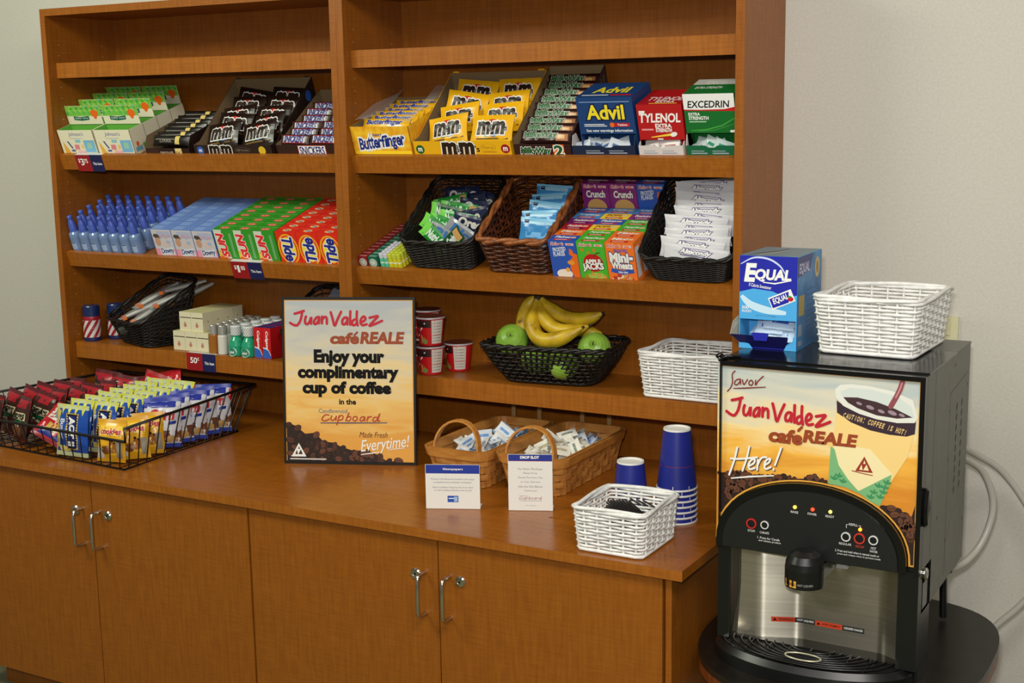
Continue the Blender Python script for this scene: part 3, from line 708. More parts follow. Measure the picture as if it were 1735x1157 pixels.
# laundry cartons
def flat(name, w_, d_, h_, mt, deco):
    mb = carton(w_, d_, h_, mt); deco(mb, FX(0, 0, 0), FT(0, 0, h_), w_, d_, h_); return mb.build(name)
def downy(mb, f, tp, w_, d_, h_):
    mb.rect(f, (.001, .001, w_-.001, h_-.001), M((200, 196, 200), .5), 1); mb.rect(f, (.001, .001, w_-.001, .028), PINK, 2)
    mb.rect(f, (.02, h_*.70, w_-.006, h_*.93), M((176, 180, 206), .5), 2)
    for i in range(6): mb.ell(f, .03+i*.008, h_*(.72+.03*(i % 3)), .006, .004, [M((206, 160, 150), .5), M((170, 170, 210), .5)][i % 2], 3, 8)
    mb.ell(f, .018, .050, .011, .014, M((196, 150, 124), .5), 3, 14); mb.poly(f, [(.004, .068), (.010, .076), (.026, .074), (.032, .058), (.024, .064), (.012, .062)], M((84, 68, 56), .5), 4)
    mb.ell(f, .052, .046, .014, .010, M((214, 190, 180), .5), 3, 12); mb.ell(f, .058, .050, .008, .006, M((160, 180, 214), .5), 4, 10)
    mb.poly(f, [(.020, .006), (.074, .010), (.072, .034), (.018, .026)], M((210, 216, 230), .5), 4)
    mb.text(f, 'Downy', (.022, .010, .071, .030), M((24, 60, 130), .5), 6, .03, .1, WHITE, .05, .09)
    mb.rect(tp, (.001, .001, w_-.001, d_-.001), M((116, 146, 206), .5), 1)
    for i in range(3):
        mb.rect(tp, (.006, .006+i*.007, .04, .008+i*.007), M((150, 176, 226), .5), 2); mb.rect(tp, (.044, .005+i*.008, .074, .008+i*.008), M((86, 116, 190), .5), 2)
def sun(mb, f, tp, w_, d_, h_):
    mb.rect(f, (.001, .001, w_-.001, h_-.001), GRN, 1); mb.poly(f, [(.001, .001), (w_*.66, .001), (w_*.46, h_*.4), (w_*.38, h_*.75), (w_*.42, h_-.001), (.001, h_-.001)], M((206, 214, 196), .5), 2)
    mb.poly(f, [(.001, .001), (w_*.5, .001), (w_*.2, h_*.30), (.001, h_*.34)], ORG, 3); mb.poly(f, [(.001, .012), (.02, .02), (.001, .034)], M((226, 196, 60), .5), 4)
    mb.rect(f, (w_*.74, .012, w_*.86, h_-.012), M((110, 170, 110), .5), 2)
    mb.text(f, 'SUN', (w_*.32-h_*.37, h_*.5-w_*.17, w_*.32+h_*.37, h_*.5+w_*.17), M((226, 40, 40), .45), 6, .05, .2, M((240, 220, 210), .5), .05, PI/2+.12)
    mb.rect(tp, (.0005, .0005, w_-.0005, d_-.0008), GRN, 1); mb.rect(tp, (.002, .026, w_-.002, .029), M((100, 180, 70), .5), 2)
    mb.ell(tp, w_*.5, d_*.45, .017, .008, M((214, 70, 60), .5), 2, 14); mb.text(tp, 'SUN', (w_*.5-.012, d_*.45-.004, w_*.5+.012, d_*.45+.004), M((240, 170, 150), .5), 3, .03)
    mb.rect(tp, (.004, .004, .02, .007), M((40, 110, 40), .5), 2)
TIDEO = M((226, 46, 24), .4)
def tide(up):
    def deco(mb, f, tp, w_, d_, h_):
        mb.ell(f, w_/2, h_*.47, w_*.50, h_*.47, M((240, 170, 30), .4), 1, 26); mb.ell(f, w_/2, h_*.47, w_*.43, h_*.42, M((230, 60, 30), .4), 2, 26)
        mb.ell(f, w_/2, h_*.47, w_*.36, h_*.37, M((244, 220, 70), .4), 3, 24)
        mb.text(f, 'Tide', (w_*.5-h_*.36, h_*.47-w_*.24, w_*.5+h_*.36, h_*.47+w_*.24), M((30, 40, 140), .4), 6, .04, .12, WHITE, .06, PI/2 if up else -PI/2)
        mb.rect(tp, (.0005, .0005, w_-.0005, d_-.0008), M((222, 40, 28), .5), 1); mb.rect(tp, (.002, .025, w_-.002, .0285), M((236, 80, 50), .5), 2)
        mb.ell(tp, w_*.5, d_*.42, .016, .0085, M((240, 150, 40), .5), 2, 16); mb.ell(tp, w_*.5, d_*.42, .0125, .0065, M((236, 216, 180), .5), 3, 16)
        mb.text(tp, 'Tide', (w_*.5-.010, d_*.42-.0045, w_*.5+.010, d_*.42+.0045), M((30, 40, 130), .5), 4, .03)
        for i in range(4): mb.rect(tp, (.006+i*.016, .004, .014+i*.016, .0055), M((170, 20, 20), .5), 2)
    return deco
def grid(name, protos, x0, pw, dep, nr, label, cat, grp):
    used = {}
    for r in range(nr):
        for c in range(3):
            k = protos[c]; o = k if k.name not in used else dup(k); used[k.name] = 1
            put(o, 'c', x0+c*pw+(.0008 if r % 2 else 0), .001+r*dep)
            tag(o, '%s, %s row from the lip, %s' % (label, row_name(r, nr), ['left column', 'middle column', 'right column'][c]), cat, grp)
p_ = flat('fabric_softener_box', .0795, .0306, .091, M((74, 120, 190), .45), downy)
grid('', [p_]*3, .392, .0805, .0311, 8, 'pale blue laundry box', 'box', 'pale blue laundry boxes')
p_ = flat('laundry_detergent_box', .0735, .0306, .098, GRN, sun)
grid('', [p_]*3, .6385, .0745, .0311, 8, 'green laundry box', 'box', 'green laundry boxes')
t1 = flat('laundry_detergent_box', .0715, .0306, .098, TIDEO, tide(False)); t2 = flat('laundry_detergent_box', .0715, .0306, .098, TIDEO, tide(True))
grid('', [t1, t2, t2], .8665, .0732, .0311, 8, 'orange red laundry box', 'box', 'orange red laundry boxes')

# ================================================================ shelf c, right
# rolls and packs beside the post
def gum_pack(side_m, end_m, white):
    mb = MB(); mb.box((0, 0, 0), (.030, .0195, .034), side_m); f = FX(0, 0, 0)
    mb.ell(f, .015, .017, .012, .012, end_m, 1, 16); mb.ring(f, .015, .017, .008, .002, M((120, 150, 140), .5), 2); mb.rect(f, (.004, .001, .026, .0045), M((120, 60, 50), .5), 1)
    mb.rect(FT(0, 0, .034), (.003, .003, .027, .010), white, 1); return mb.build('gum_pack')
fst = {}
p1 = gum_pack(M((136, 30, 36), .4), M((196, 196, 184), .4), M((190, 120, 120), .5)); p2 = gum_pack(M((26, 96, 76), .4), M((196, 206, 196), .4), M((110, 170, 150), .5))
for c, (p_, nm, ed) in enumerate(((p1, 'red', 'left'), (p2, 'green', 'right'))):
    for r in range(11):
        o = p_ if r == 0 else dup(p_); put(o, 'c', 1.134+c*.0335, .002+r*.0205)
        tag(o, 'small %s gum pack beside the post, %s from the lip in its row' % (nm, ORD[r]), 'gum pack', '%s gum packs beside the centre post' % nm)
def roll(cb, cc):
    t = thing('lip_balm', 'x', 'lip balm', group='lip balm sticks beside the black basket'); mb = MB()
    mb.lathe([(.0062, 0), (.0066, .001), (.0066, .030)], cb, (0, 0, 0), 10); mb.lathe([(.0067, .016), (.0067, .019)], M((230, 236, 220), .4), (0, 0, 0), 10); mb.build('tube_body', t)
    mb = MB(); mb.lathe([(.0064, .0302), (.0066, .031), (.0066, .042), (.0055, .043), (.0001, .0432)], cc, (0, 0, 0), 10); mb.build('cap', t); return t
pg = roll(M((90, 190, 150), .35), M((206, 204, 214), .35)); py_ = roll(M((206, 200, 40), .35), M((196, 206, 60), .35)); u_ = {}
for r in range(6):
    for c in range(5):
        p_ = pg if c < 2 else py_; o = p_ if p_.name not in u_ else dup(p_); u_[p_.name] = 1
        put(o, 'c', 1.2085+c*.0140, .010+r*.0150)
        o['label'] = '%s, %s row from the lip, %s from the left' % ('mint green lip balm' if c < 2 else 'yellow green lip balm', row_name(r, 6), ORD[c])
# black basket with green bars
t = thing('wicker_basket', 'black wicker basket of green and dark blue snack bars on the middle right shelf', 'basket')
wicker(t, None, .195, .215, .226, .244, .078, .168, 20, 38, .0024, WICK_K, .0028, .03, .0042); put(t, 'c', 1.386, .128, .001)
NG = M((34, 140, 50), .24); NGD = M((18, 74, 40), .3)
def ng_extra(mb, S, w_, h_, zone): zone(.0, .0, .16, 1, M((120, 210, 80), .26), 1, 4); zone(.80, .1, .98, .9, M((196, 150, 90), .3), 1, 3)
def snackbar(base, txt, fill, ex=None): return bar(.115, .042, .0075, base, fill, None, txt, 'snack_bar', 7, M((180, 190, 190), .2, .4), .1, (-.34, .25, .30, .78), ex)
bars = [snackbar(NG, 'Nutri-Grain', M((220, 236, 220), .3), ng_extra), snackbar(NGD, 'Nutri-Grain', M((216, 226, 216), .3), ng_extra), snackbar(M((26, 34, 66), .22), 'Oreo', M((200, 196, 186), .3)), snackbar(M((180, 184, 186), .2, .5), 'Rice', M((60, 110, 170), .3))]
lay = [(0, -.055, -.075, .046, -.35, 1.15), (1, .035, -.080, .046, -.5, -1.0), (3, -.010, -.070, .050, -.4, .6), (0, -.068, -.035, .058, -.5, .9), (0, -.030, -.030, .064, -.3, .5), (0, .005, -.010, .074, -.4, .2), (1, -.050, .010, .078, -.3, .3),
       (0, -.010, .030, .090, -.3, .15), (2, .070, -.030, .068, -.5, .3), (2, .062, .005, .080, -.4, -.3), (2, .065, .040, .096, -.3, .2), (2, .02, .060, .102, -.4, -.2), (2, .060, .075, .112, -.3, .4), (2, -.025, .085, .112, -.3, -.1), (3, .045, -.055, .060, -.2, .9), (0, -.05, .05, .092, -.3, -.3)]
us = set()
nmz = ['bright green snack bar', 'dark green snack bar', 'dark blue snack bar', 'silver and blue snack bar']
cnt = {}
lay.sort(key=lambda q: q[2])
for qi, (k, x, d, h, rx, ry) in enumerate(lay):
    d = -.080+qi*.0112; h = .040+qi*.0048; rx = -.35
    o = bars[k] if k not in us else dup(bars[k]); us.add(k); cnt[k] = cnt.get(k, 0)+1
    put(o, 'c', 1.386+x*.72, .128+d*.92, h, rx=rx, ry=ry*.7); tag(o, '%s in the black basket, %s of its colour from the front' % (nmz[k], ORD[cnt[k]-1]), 'snack bar', 'snack bars in the left black basket')
# brown basket with light blue packs
t = thing('wicker_basket', 'reddish brown wicker basket of light blue packs on the middle right shelf', 'basket')
wicker(t, None, .176, .215, .203, .244, .092, .172, 14, 24, .0036, WICK_B, .0044, .018, .0062, WICK_BR); put(t, 'c', 1.6215, .128, .001)
def lb(mb, S, w_, h_, zone): zone(.1, .78, .9, .94, M((150, 200, 226), .3), 1, 3); zone(.12, .80, .25, .92, NAVY, 2, 2); zone(.2, .3, .8, .5, M((120, 180, 226), .22), 1, 3)
pr = bag(.105, .074, .012, M((60, 136, 194), .2), lb, seed=4, wr=.3, cm=M((120, 190, 226), .3)).build('snack_pack')
for i, (x, d, h, rx, ry) in enumerate([(.030, -.030, .044, -.5, .06), (.026, -.003, .054, -.5, -.05), (.030, .024, .068, -.5, .1), (.036, .050, .080, -.5, -.08), (.034, .075, .094, -.5, 0.05)]):
    o = pr if i == 0 else dup(pr); put(o, 'c', 1.6155+x*.9, .120+d, h, rx=rx, ry=ry)
    tag(o, 'light blue snack pack in the reddish brown basket, %s from the front' % ORD[i], 'snack pack', 'light blue snack packs')
# cereal boxes
OB = M((236, 116, 40), .4); CB = M((40, 84, 176), .4); CG = M((70, 176, 46), .4); CY = M((240, 206, 50), .4); CPURP = M((130, 36, 116), .4); CR = M((196, 34, 44), .4); CS = M((70, 140, 200), .4)
def cereal(base, brand, nm, extra, lines=1):
    w_, d_, h_ = .076, .0345, .104; mb = carton(w_, d_, h_, base); f, tp = FX(0, 0, 0), FT(0, 0, h_)
    mb.text(f, "Kellogg's", (.006, h_-.015, .042, h_-.004), M((196, 40, 50), .4), 2, .02, .3, WHITE, .05)
    mb.rect(f, (.048, h_-.012, .070, h_-.006), M((210, 190, 200), .5), 1); mb.rect(f, (.052, h_-.011, .064, h_-.008), ORG, 2)
    extra(mb, f, w_, h_)
    mb.text(tp, nm, (.012, .018, .052, .029), WHITE if base not in (CY,) else M((150, 40, 30), .5), 2, .03, .1)
    mb.rect(tp, (.012, .004, .060, .0125), CR if base not in (CR, CPURP) else M((90, 20, 60), .5), 1); mb.rect(tp, (.018, .0065, .05, .0095), M((236, 190, 190), .5), 2)
    mb.rect(tp, (.054, .018, .068, .026), M((226, 190, 160), .5), 1)
    s = FS(w_, 0, 0); mb.rect(s, (.006, .01, .028, .09), M((206, 206, 206), .5), 1)
    return mb.build('cereal_box')
def c_ff(mb, f, w_, h_):
    for i, q in enumerate(('FROSTED', 'FLAKES')): mb.text(f, q, (.010, .076-i*.013, .046-i*.004, .086-i*.012), M((196, 206, 230), .4), 3, .05, .1, M((30, 50, 120), .4), .05, .12)
    mb.poly(f, [(w_, .0), (w_-.014, .0), (w_-.024, .03), (w_-.020, .055), (w_-.012, .062), (w_-.022, .068), (w_-.020, .084), (w_-.012, .080), (w_-.010, .072), (w_, .068)], ORG, 2)
    mb.ell(f, .056, .046, .010, .006, M((226, 150, 50), .5), 2); mb.ell(f, .034, .0145, .022, .013, M((236, 226, 210), .5), 2); mb.ell(f, .044, .026, .006, .006, M((236, 170, 70), .5), 3)
def c_aj(mb, f, w_, h_):
    mb.ell(f, .040, .048, .027, .024, RED, 2); mb.stroke(f, [(.044, .066), (.052, .074), (.060, .076)], .003, M((90, 50, 30), .5), 3)
    mb.text(f, 'APPLE', (.018, .046, .060, .057), WHITE, 4, .05, 0, INK, .05, .04); mb.text(f, 'JACKS', (.010, .026, .066, .046), WHITE, 4, .05, 0, INK, .06, .06)
    mb.ell(f, .046, .0115, .024, .010, M((170, 190, 90), .5), 2)
    for i in range(7): mb.ring(f, .018+i*.008, .011+(i % 3)*.004, .004, .002, [ORG, M((120, 190, 60), .5)][i % 2], 3, 10)
    for i in range(3): mb.ring(f, .014+i*.016, .082-(i % 2)*.008, .0035, .002, ORG, 2, 10)
def c_mw(mb, f, w_, h_):
    mb.text(f, 'FROSTED', (.022, .080, .058, .087), CB, 2, .04); mb.text(f, 'Mini', (.010, .054, .058, .077), WHITE, 4, .05, 0, M((30, 56, 110), .4), .06); mb.text(f, '-', (.062, .062, .069, .066), WHITE, 4, .05, 0, M((30, 56, 110), .4), .06)
    mb.text(f, 'Wheats', (.012, .036, .066, .053), WHITE, 4, .05, 0, M((30, 56, 110), .4), .06)
    mb.poly(f, [(.008, .026), (.040, .020), (.070, .026), (.068, .037), (.040, .031), (.010, .037)], CB, 2); mb.text(f, 'bite size', (.028, .024, .052, .030), WHITE, 3, .02)
    for i in range(12): mb.ell(f, .014+(i*23 % 50)*.001, .0062+(i*7 % 12)*.001, .007, .005, [M((236, 220, 190), .5), M((206, 150, 90), .5), M((180, 60, 40), .5)][i % 3], 2+i % 2, 8)
def c_pl(col, nm):
    def e(mb, f, w_, h_):
        mb.ell(f, .038, .038, .028, .024, col, 1); mb.text(f, nm, (.012, .066, .064, .084), WHITE, 3, .04, .1, M((60, 20, 40), .4), .05)
        for i in range(16): mb.ell(f, .012+(i*29 % 54)*.001, .006+(i*11 % 20)*.001, .006, .005, [M((236, 226, 200), .5), M((190, 130, 70), .5), M((90, 50, 30), .5)][i % 3], 2, 7)
    return e
kinds = {'B': cereal(CB, 'k', 'Flakes', c_ff), 'G': cereal(CG, 'k', 'Apple', c_aj), 'O': cereal(OB, 'k', 'Mini', c_mw), 'R': cereal(CR, 'k', 'Raisin', c_pl(ORG, 'Bran')),
         'Y': cereal(CY, 'k', 'POPS', c_pl(CR, 'POPS')), 'P': cereal(CPURP, 'k', 'Raisin', c_pl(M((206, 160, 90), .5), 'Crunch')), 'S': cereal(CS, 'k', 'Krispies', c_pl(CY, 'Krispies'))}
cn = dict(B='blue', G='green', O='orange', R='red', Y='yellow', P='purple', S='light blue'); us = set()
for r, row in enumerate(['BGO', 'OGO', 'RYG', 'PBG', 'SYP', 'BSS']):
    for c, k in enumerate(row):
        o = kinds[k] if k not in us else dup(kinds[k]); us.add(k)
        put(o, 'c', 1.7325+c*.0775, .001+r*.0355)
        tag(o, '%s cereal box, %s row from the lip, %s' % (cn[k], row_name(r, 7), ['left column', 'middle column', 'right column'][c]), 'cereal box', 'small cereal boxes')
for c, k in enumerate('PPB'):
    o = dup(kinds[k]); put(o, 'c', 1.7325+c*.0775, .217, .066)
    tag(o, '%s cereal box standing tall in the back row, %s column' % (cn[k], ['left', 'middle', 'right'][c]), 'cereal box', 'small cereal boxes')
mb = MB(); mb.box((1.7325, 0, 0), (1.9655, .034, .0645), CARD); o = mb.build('cardboard_riser')
for v in o.data.vertices: v.co.x -= 1.7325
put(o, 'c', 1.7325, .217); tag(o, 'low cardboard riser hidden under the back row of cereal boxes', 'box')
# right black basket with white wrapped packs
t = thing('wicker_basket', 'black wicker basket of white wrapped packs beside the right side panel', 'basket')
wicker(t, None, .196, .215, .242, .244, .062, .172, 20, 38, .0024, WICK_K, .0028, .03, .0042); put(t, 'c', 2.086, .128, .001)
PUR = M((84, 66, 120), .4)
def aim(mb, S, w_, h_, zone):
    zone(.26, .52, .74, .56, PUR, 1, 4); mb.text(S, 'Almcoady', (-.24*w_, h_*.57, .24*w_, h_*.85), WHITE, 4, .05, .35, PUR, .09); zone(.30, .87, .70, .90, M((140, 120, 160), .4), 1, 4)
pr = bag(.165, .050, .011, M((212, 212, 214), .34), aim, seed=9, nu=14, nv=8, wr=.22, crimp=.04).build('wrapped_pack')
for i in range(13):
    o = pr if i == 0 else dup(pr); q = i/12
    put(o, 'c', 2.092+(random.random()-.5)*.026, .030+q*.185, .036+q*.098+(i % 2)*.004, rx=-.25, ry=(random.random()-.5)*.30, rz=0)
    tag(o, 'white wrapped pack with purple lettering, %s from the front in its basket' % ORD[i], 'wrapped pack', 'white wrapped packs')
# ================================================================ lowest shelf, left
DZ = D_[0]+.0004
def can():
    t = thing('shaving_cream_can', 'x', 'can', group='striped cans on the lowest shelf'); mb = MB(); wc = M((206, 200, 196), .35); rc = M((150, 26, 40), .35); nc = M((30, 36, 84), .35)
    mb.lathe([(.026, 0), (.027, .003), (.027, .012)], nc, (0, 0, 0), 24)
    mb.lathe([(.027, .012), (.027, .066)], wc, (0, 0, 0), 24); mb.lathe([(.027, .066), (.027, .074), (.0262, .078)], rc, (0, 0, 0), 24)
    f = lambda a, b, l=0: Vector((math.sin(a/.027)*(.027+l*EPS), -math.cos(a/.027)*(.027+l*EPS), b))
    for k in range(-5, 4):
        for j in range(6):
            a0 = k*.0225+j*.0060; b0 = .012+j*.009
            for q in (0, .00525): mb.add([f(a0+q, b0, 8), f(a0+q+.00525, b0, 8), f(a0+q+.01125, b0+.009, 8), f(a0+q+.0060, b0+.009, 8)], [(0, 1, 2, 3)], rc)
    mb.build('can_body', t); mb = MB(); mb.lathe([(.0262, .0785), (.0262, .108), (.024, .112), (.0001, .1125)], M((24, 40, 84), .3), (0, 0, 0), 24); mb.build('cap', t); return t
p_ = can(); p_.location = (.058, .066, DZ); p_['label'] = 'red and white striped can with a blue cap, left of the pair'
o = dup(p_); o.location = (.100, .128, DZ); o['label'] = 'red and white striped can with a blue cap, right of the pair'
# black basket with razors and combs in film
t = thing('wicker_basket', 'black wicker basket of clear wrapped razors on the lowest left shelf', 'basket')
wicker(t, None, .185, .140, .232, .212, .074, .196, 18, 32, .0024, WICK_K, .0028, .03, .0042); setm(t, (.272, .118, DZ), 0, 0, R_(-20))
film = M((206, 206, 200), .10, alpha=.34, name='clear_sleeve')
def razor():
    t = thing('wrapped_razor', 'x', 'razor', group='wrapped razors in the black basket'); mb = MB()
    mb.tube([(0, 0, 0), (0, -.001, .05), (0, 0, .135)], [.0045, .0058, .0046], M((214, 214, 210), .35), 8); mb.build('handle', t)
    mb = MB(); mb.box((-.021, -.006, .136), (.021, .004, .149), M((222, 110, 34), .35)); mb.build('head', t)
    mb = bag(.046, .172, .016, film, None, seed=2, nu=6, nv=8, wr=.35); o = mb.build('clear_sleeve', t); o.location = (0, 0, -.01); return t
p_ = razor()
lay = [((.222, .066), (.085, .100), .000, 'its head nearest the shelf edge'), (( .246, .104), (.062, .125), .014, 'its head second from the shelf edge'), ((.302, .116), (.070, .095), .010, 'its head at the basket middle'), ((.288, .160), (.085, .045), .024, 'lying crosswise at the back left'), ((.262, .070), (.030, .120), -.014, 'low in the basket, mostly under the others'), ((.330, .150), (.050, .060), -.002, 'lying along the right rim')]
for i, ((x, y), (dx, dy), dz, nm) in enumerate(lay):
    o = p_ if i == 0 else dup(p_); x += -.022+(y-.03)*.12; y -= .006; hd = Vector((x, y, DZ+.066+(y-.03)*.52+dz)); dr = -Vector((dx, dy, dy*.52)).normalized()
    o.matrix_basis = Matrix.Translation(hd-dr*.145) @ dr.to_track_quat('Z', 'Y').to_matrix().to_4x4(); o['label'] = 'clear wrapped razor with orange head, %s' % nm
def comb():
    mb = MB(); k_ = M((60, 62, 54), .3)
    mb.box((-.07, 0, 0), (.07, .003, .012), k_)
    for i in range(28): mb.box((-.068+i*.005, .0004, -.016), (-.0655+i*.005, .0026, 0), k_)
    return mb.build('comb')
p_ = comb()
cm_ = Euler((-.9, -.35, .85)).to_matrix()
for i in range(4):
    o = p_ if i == 0 else dup(p_); q = Vector((.280, .056, DZ+.074))+cm_ @ Vector((.006*i, .011*i, .004*i)); setm(o, q, -.9, -.35, .85)
    tag(o, 'dark comb on the right side of the razor basket, %s from the shelf edge' % ORD[i], 'comb', 'combs in the razor basket')
# soap cartons
def soap():
    w_, d_, h_ = .046, .046, .058; mb = carton(w_, d_, h_, M((212, 204, 170), .5)); f = FX(0, 0, 0)
    mb.rect(f, (.003, .040, w_, .0425), INK, 1); mb.ell(f, .022, .018, .006, .006, M((190, 110, 100), .5), 1, 10); mb.poly(f, [(.022, .012), (.018, .028), (.026, .026)], M((170, 130, 110), .5), 2)
    mb.ell(FS(w_, 0, 0), .023, .030, .002, .002, INK, 1, 8); mb.rect(FT(0, 0, h_), (.001, .001, w_-.001, w_-.001), M((216, 208, 150), .5), 1)
    return mb.build('soap_box')
p_ = soap(); fst = True
for r in range(4):
    for c in range(3):
        o = p_ if fst else dup(p_); fst = False; o.location = (.419+c*.0468-r*.003, .049+r*.0475, DZ)
        tag(o, 'cream soap box on the bottom layer, %s row, %s' % (row_name(r, 4), ['left', 'middle', 'right'][c]), 'soap box', 'cream soap boxes')
for r in range(4):
    for c in range(2):
        o = dup(p_); o.location = (.4415+c*.0468-r*.003, .056+r*.0475, DZ+.0584)
        tag(o, 'cream soap box on the top layer, %s row, %s' % (row_name(r, 4), ['left', 'right'][c]), 'soap box', 'cream soap boxes')
# small bottles with silver caps
SIL = M((190, 188, 180), .28, .6)
def lotion(body):
    t = thing('lotion_bottle', 'x', 'bottle', group='small bottles with silver caps'); mb = MB()
    mb.lathe([(.0140, 0), (.0150, .002), (.0150, .054), (.0135, .058)], body, (0, 0, 0), 14)
    f = lambda a, b, l=0: Vector((math.sin(a/.015)*(.015+l*EPS), -math.cos(a/.015)*(.015+l*EPS), b)); mb.add([f(-.006, .031, 1), f(.009, .031, 1), f(.009, .033, 1), f(-.006, .033, 1)], [(0, 1, 2, 3)], INK)
    mb.build('bottle_body', t); mb = MB(); mb.lathe([(.0128, .0584), (.0128, .084), (.0115, .086), (.0001, .0862)], SIL, (0, 0, 0), 14); mb.build('cap', t); return t
pa = lotion(M((150, 92, 30), .2)); pw_ = lotion(M((206, 202, 190), .3)); us = set()
for c in range(2):
    for r in range(7):
        p_ = pa if c == 0 else pw_; o = p_ if c not in us else dup(p_); us.add(c); o.location = (.578+c*.0345-r*.004, .052+r*.0315, DZ)
        o['label'] = '%s with silver cap, %s from the shelf edge' % (['small amber bottle', 'small white bottle'][c], ORD[r])
# green mouthwash bottles
def mouthwash():
    t = thing('mouthwash_bottle', 'x', 'bottle', group='green bottles with white caps'); mb = MB(); g = M((30, 150, 110), .15, spec=.6)
    mb.lathe([(.020, 0), (.0225, .003), (.0230, .030), (.019, .046), (.013, .056), (.013, .060)], g, (0, 0, 0), 16)
    f = lambda a, b, l=0: Vector((math.sin(a/.023)*(.0232+l*EPS), -math.cos(a/.023)*(.0232+l*EPS), b))
    mb.ell(f, 0, .014, .017, .014, M((170, 206, 190), .3), 1, 16); mb.ell(f, 0, .013, .013, .010, M((60, 120, 100), .3), 3, 14); mb.text(f, 'mint', (-.009, .009, .009, .016), WHITE, 5, .03, .2)
    mb.build('bottle_body', t); mb = MB(); wc = M((206, 210, 206), .4); mb.lathe([(.0150, .0604), (.0165, .062), (.0165, .086), (.014, .089), (.0001, .089)], wc, (0, 0, 0), 14)
    f = lambda a, b, l=0: Vector((math.sin(a/.0165)*(.0165+l*EPS), -math.cos(a/.0165)*(.0165+l*EPS), b))
    for r in range(5):
        for k in range(-4, 5):
            a = k*.0075+(r % 2)*.0035; mb.add([f(a, .064+r*.0046, 1), f(a+.0042, .065+r*.0046, 1), f(a+.0042, .0665+r*.0046, 1), f(a, .0655+r*.0046, 1)], [(0, 1, 2, 3)], M((60, 66, 84), .5))
    mb.build('cap', t); return t
p_ = mouthwash(); fst = True
for r in range(5):
    for c in range(2):
        o = p_ if fst else dup(p_); fst = False; o.location = (.662+c*.0485-r*.002, .055+r*.0475, DZ)
        o['label'] = 'green mouthwash bottle with patterned white cap, %s row from the shelf edge, %s' % (row_name(r, 5), ['left', 'right'][c])
# toothpaste cartons
def paste():
    mb = carton(.030, .042, .090, RED); f = FX(0, 0, 0); bl = M((50, 96, 180), .4)
    mb.rect(FT(0, 0, .090), (.001, .001, .029, .041), M((44, 50, 120), .4), 1)
    mb.text(f, 'Colgate', (.015-.026, .054-.0055, .015+.026, .054+.0055), WHITE, 3, .03, .1, None, 0, -PI/2); mb.poly(f, [(.001, .001), (.029, .001), (.029, .008), (.020, .024), (.010, .028), (.001, .030)], bl, 2); mb.poly(f, [(.001, .03), (.010, .028), (.020, .024), (.029, .008), (.029, .011), (.021, .026), (.011, .031), (.001, .033)], WHITE, 3)
    return mb.build('toothpaste_box')
p_ = paste(); fst = True
for r in range(5):
    for c in range(2):
        o = p_ if fst else dup(p_); fst = False; o.location = (.738+c*.0315-r*.002, .046+r*.0435, DZ)
        tag(o, 'red toothpaste box with blue top, %s row from the shelf edge, %s' % (row_name(r, 5), ['left', 'right'][c]), 'box', 'red toothpaste boxes')
# black basket partly behind the standing sign
t = thing('wicker_basket', 'black wicker basket of toothpaste, mostly hidden behind the standing coffee sign', 'basket')
wicker(t, None, .165, .165, .20, .190, .072, .190, 13, 26, .0024, WICK_K, .0028, .03, .0042); setm(t, (.918, .150, DZ))
def tube_box():
    mb = MB(); mb.box((-.062, -.014, -.011), (.062, .014, .011), M((200, 190, 186), .4)); f = FX(0, -.014, 0); mb.rect(f, (-.056, -.009, .061, .010), RED, 1); mb.text(f, 'Colgate', (-.040, -.006, .045, .007), WHITE, 2, .03, .1); mb.rect(FT(0, 0, .011), (-.061, -.013, .061, .013), M((150, 30, 30), .4), 1); return mb.build('toothpaste_box')
p_ = tube_box()
for i, (x, y, h, ry, rz) in enumerate([(.880, .10, .092, -.55, .1), (.893, .138, .115, -.5, .05), (.935, .160, .105, -.3, .1)]):
    o = p_ if i == 0 else dup(p_); setm(o, (x, y, DZ+h), -.2, ry, rz); tag(o, 'red and white toothpaste box leaning in the basket behind the sign, %s from the left' % ORD[i], 'box', 'toothpaste boxes in the hidden basket')
pr = bag(.15, .06, .016, M((160, 166, 184), .22, .3), None, seed=5, wr=.4).build('wrapped_pack')
for i, (x, y, h, ry) in enumerate([(.940, .160, .105, .30), (.935, .190, .130, .2), (.940, .218, .155, .35)]):
    o = pr if i == 0 else dup(pr); setm(o, (x, y, DZ+h-.03), -.7, ry, .1); tag(o, 'silver grey foil pack above the sign, %s from the bottom of its pile' % ORD[i], 'wrapped pack', 'silver foil packs above the sign')

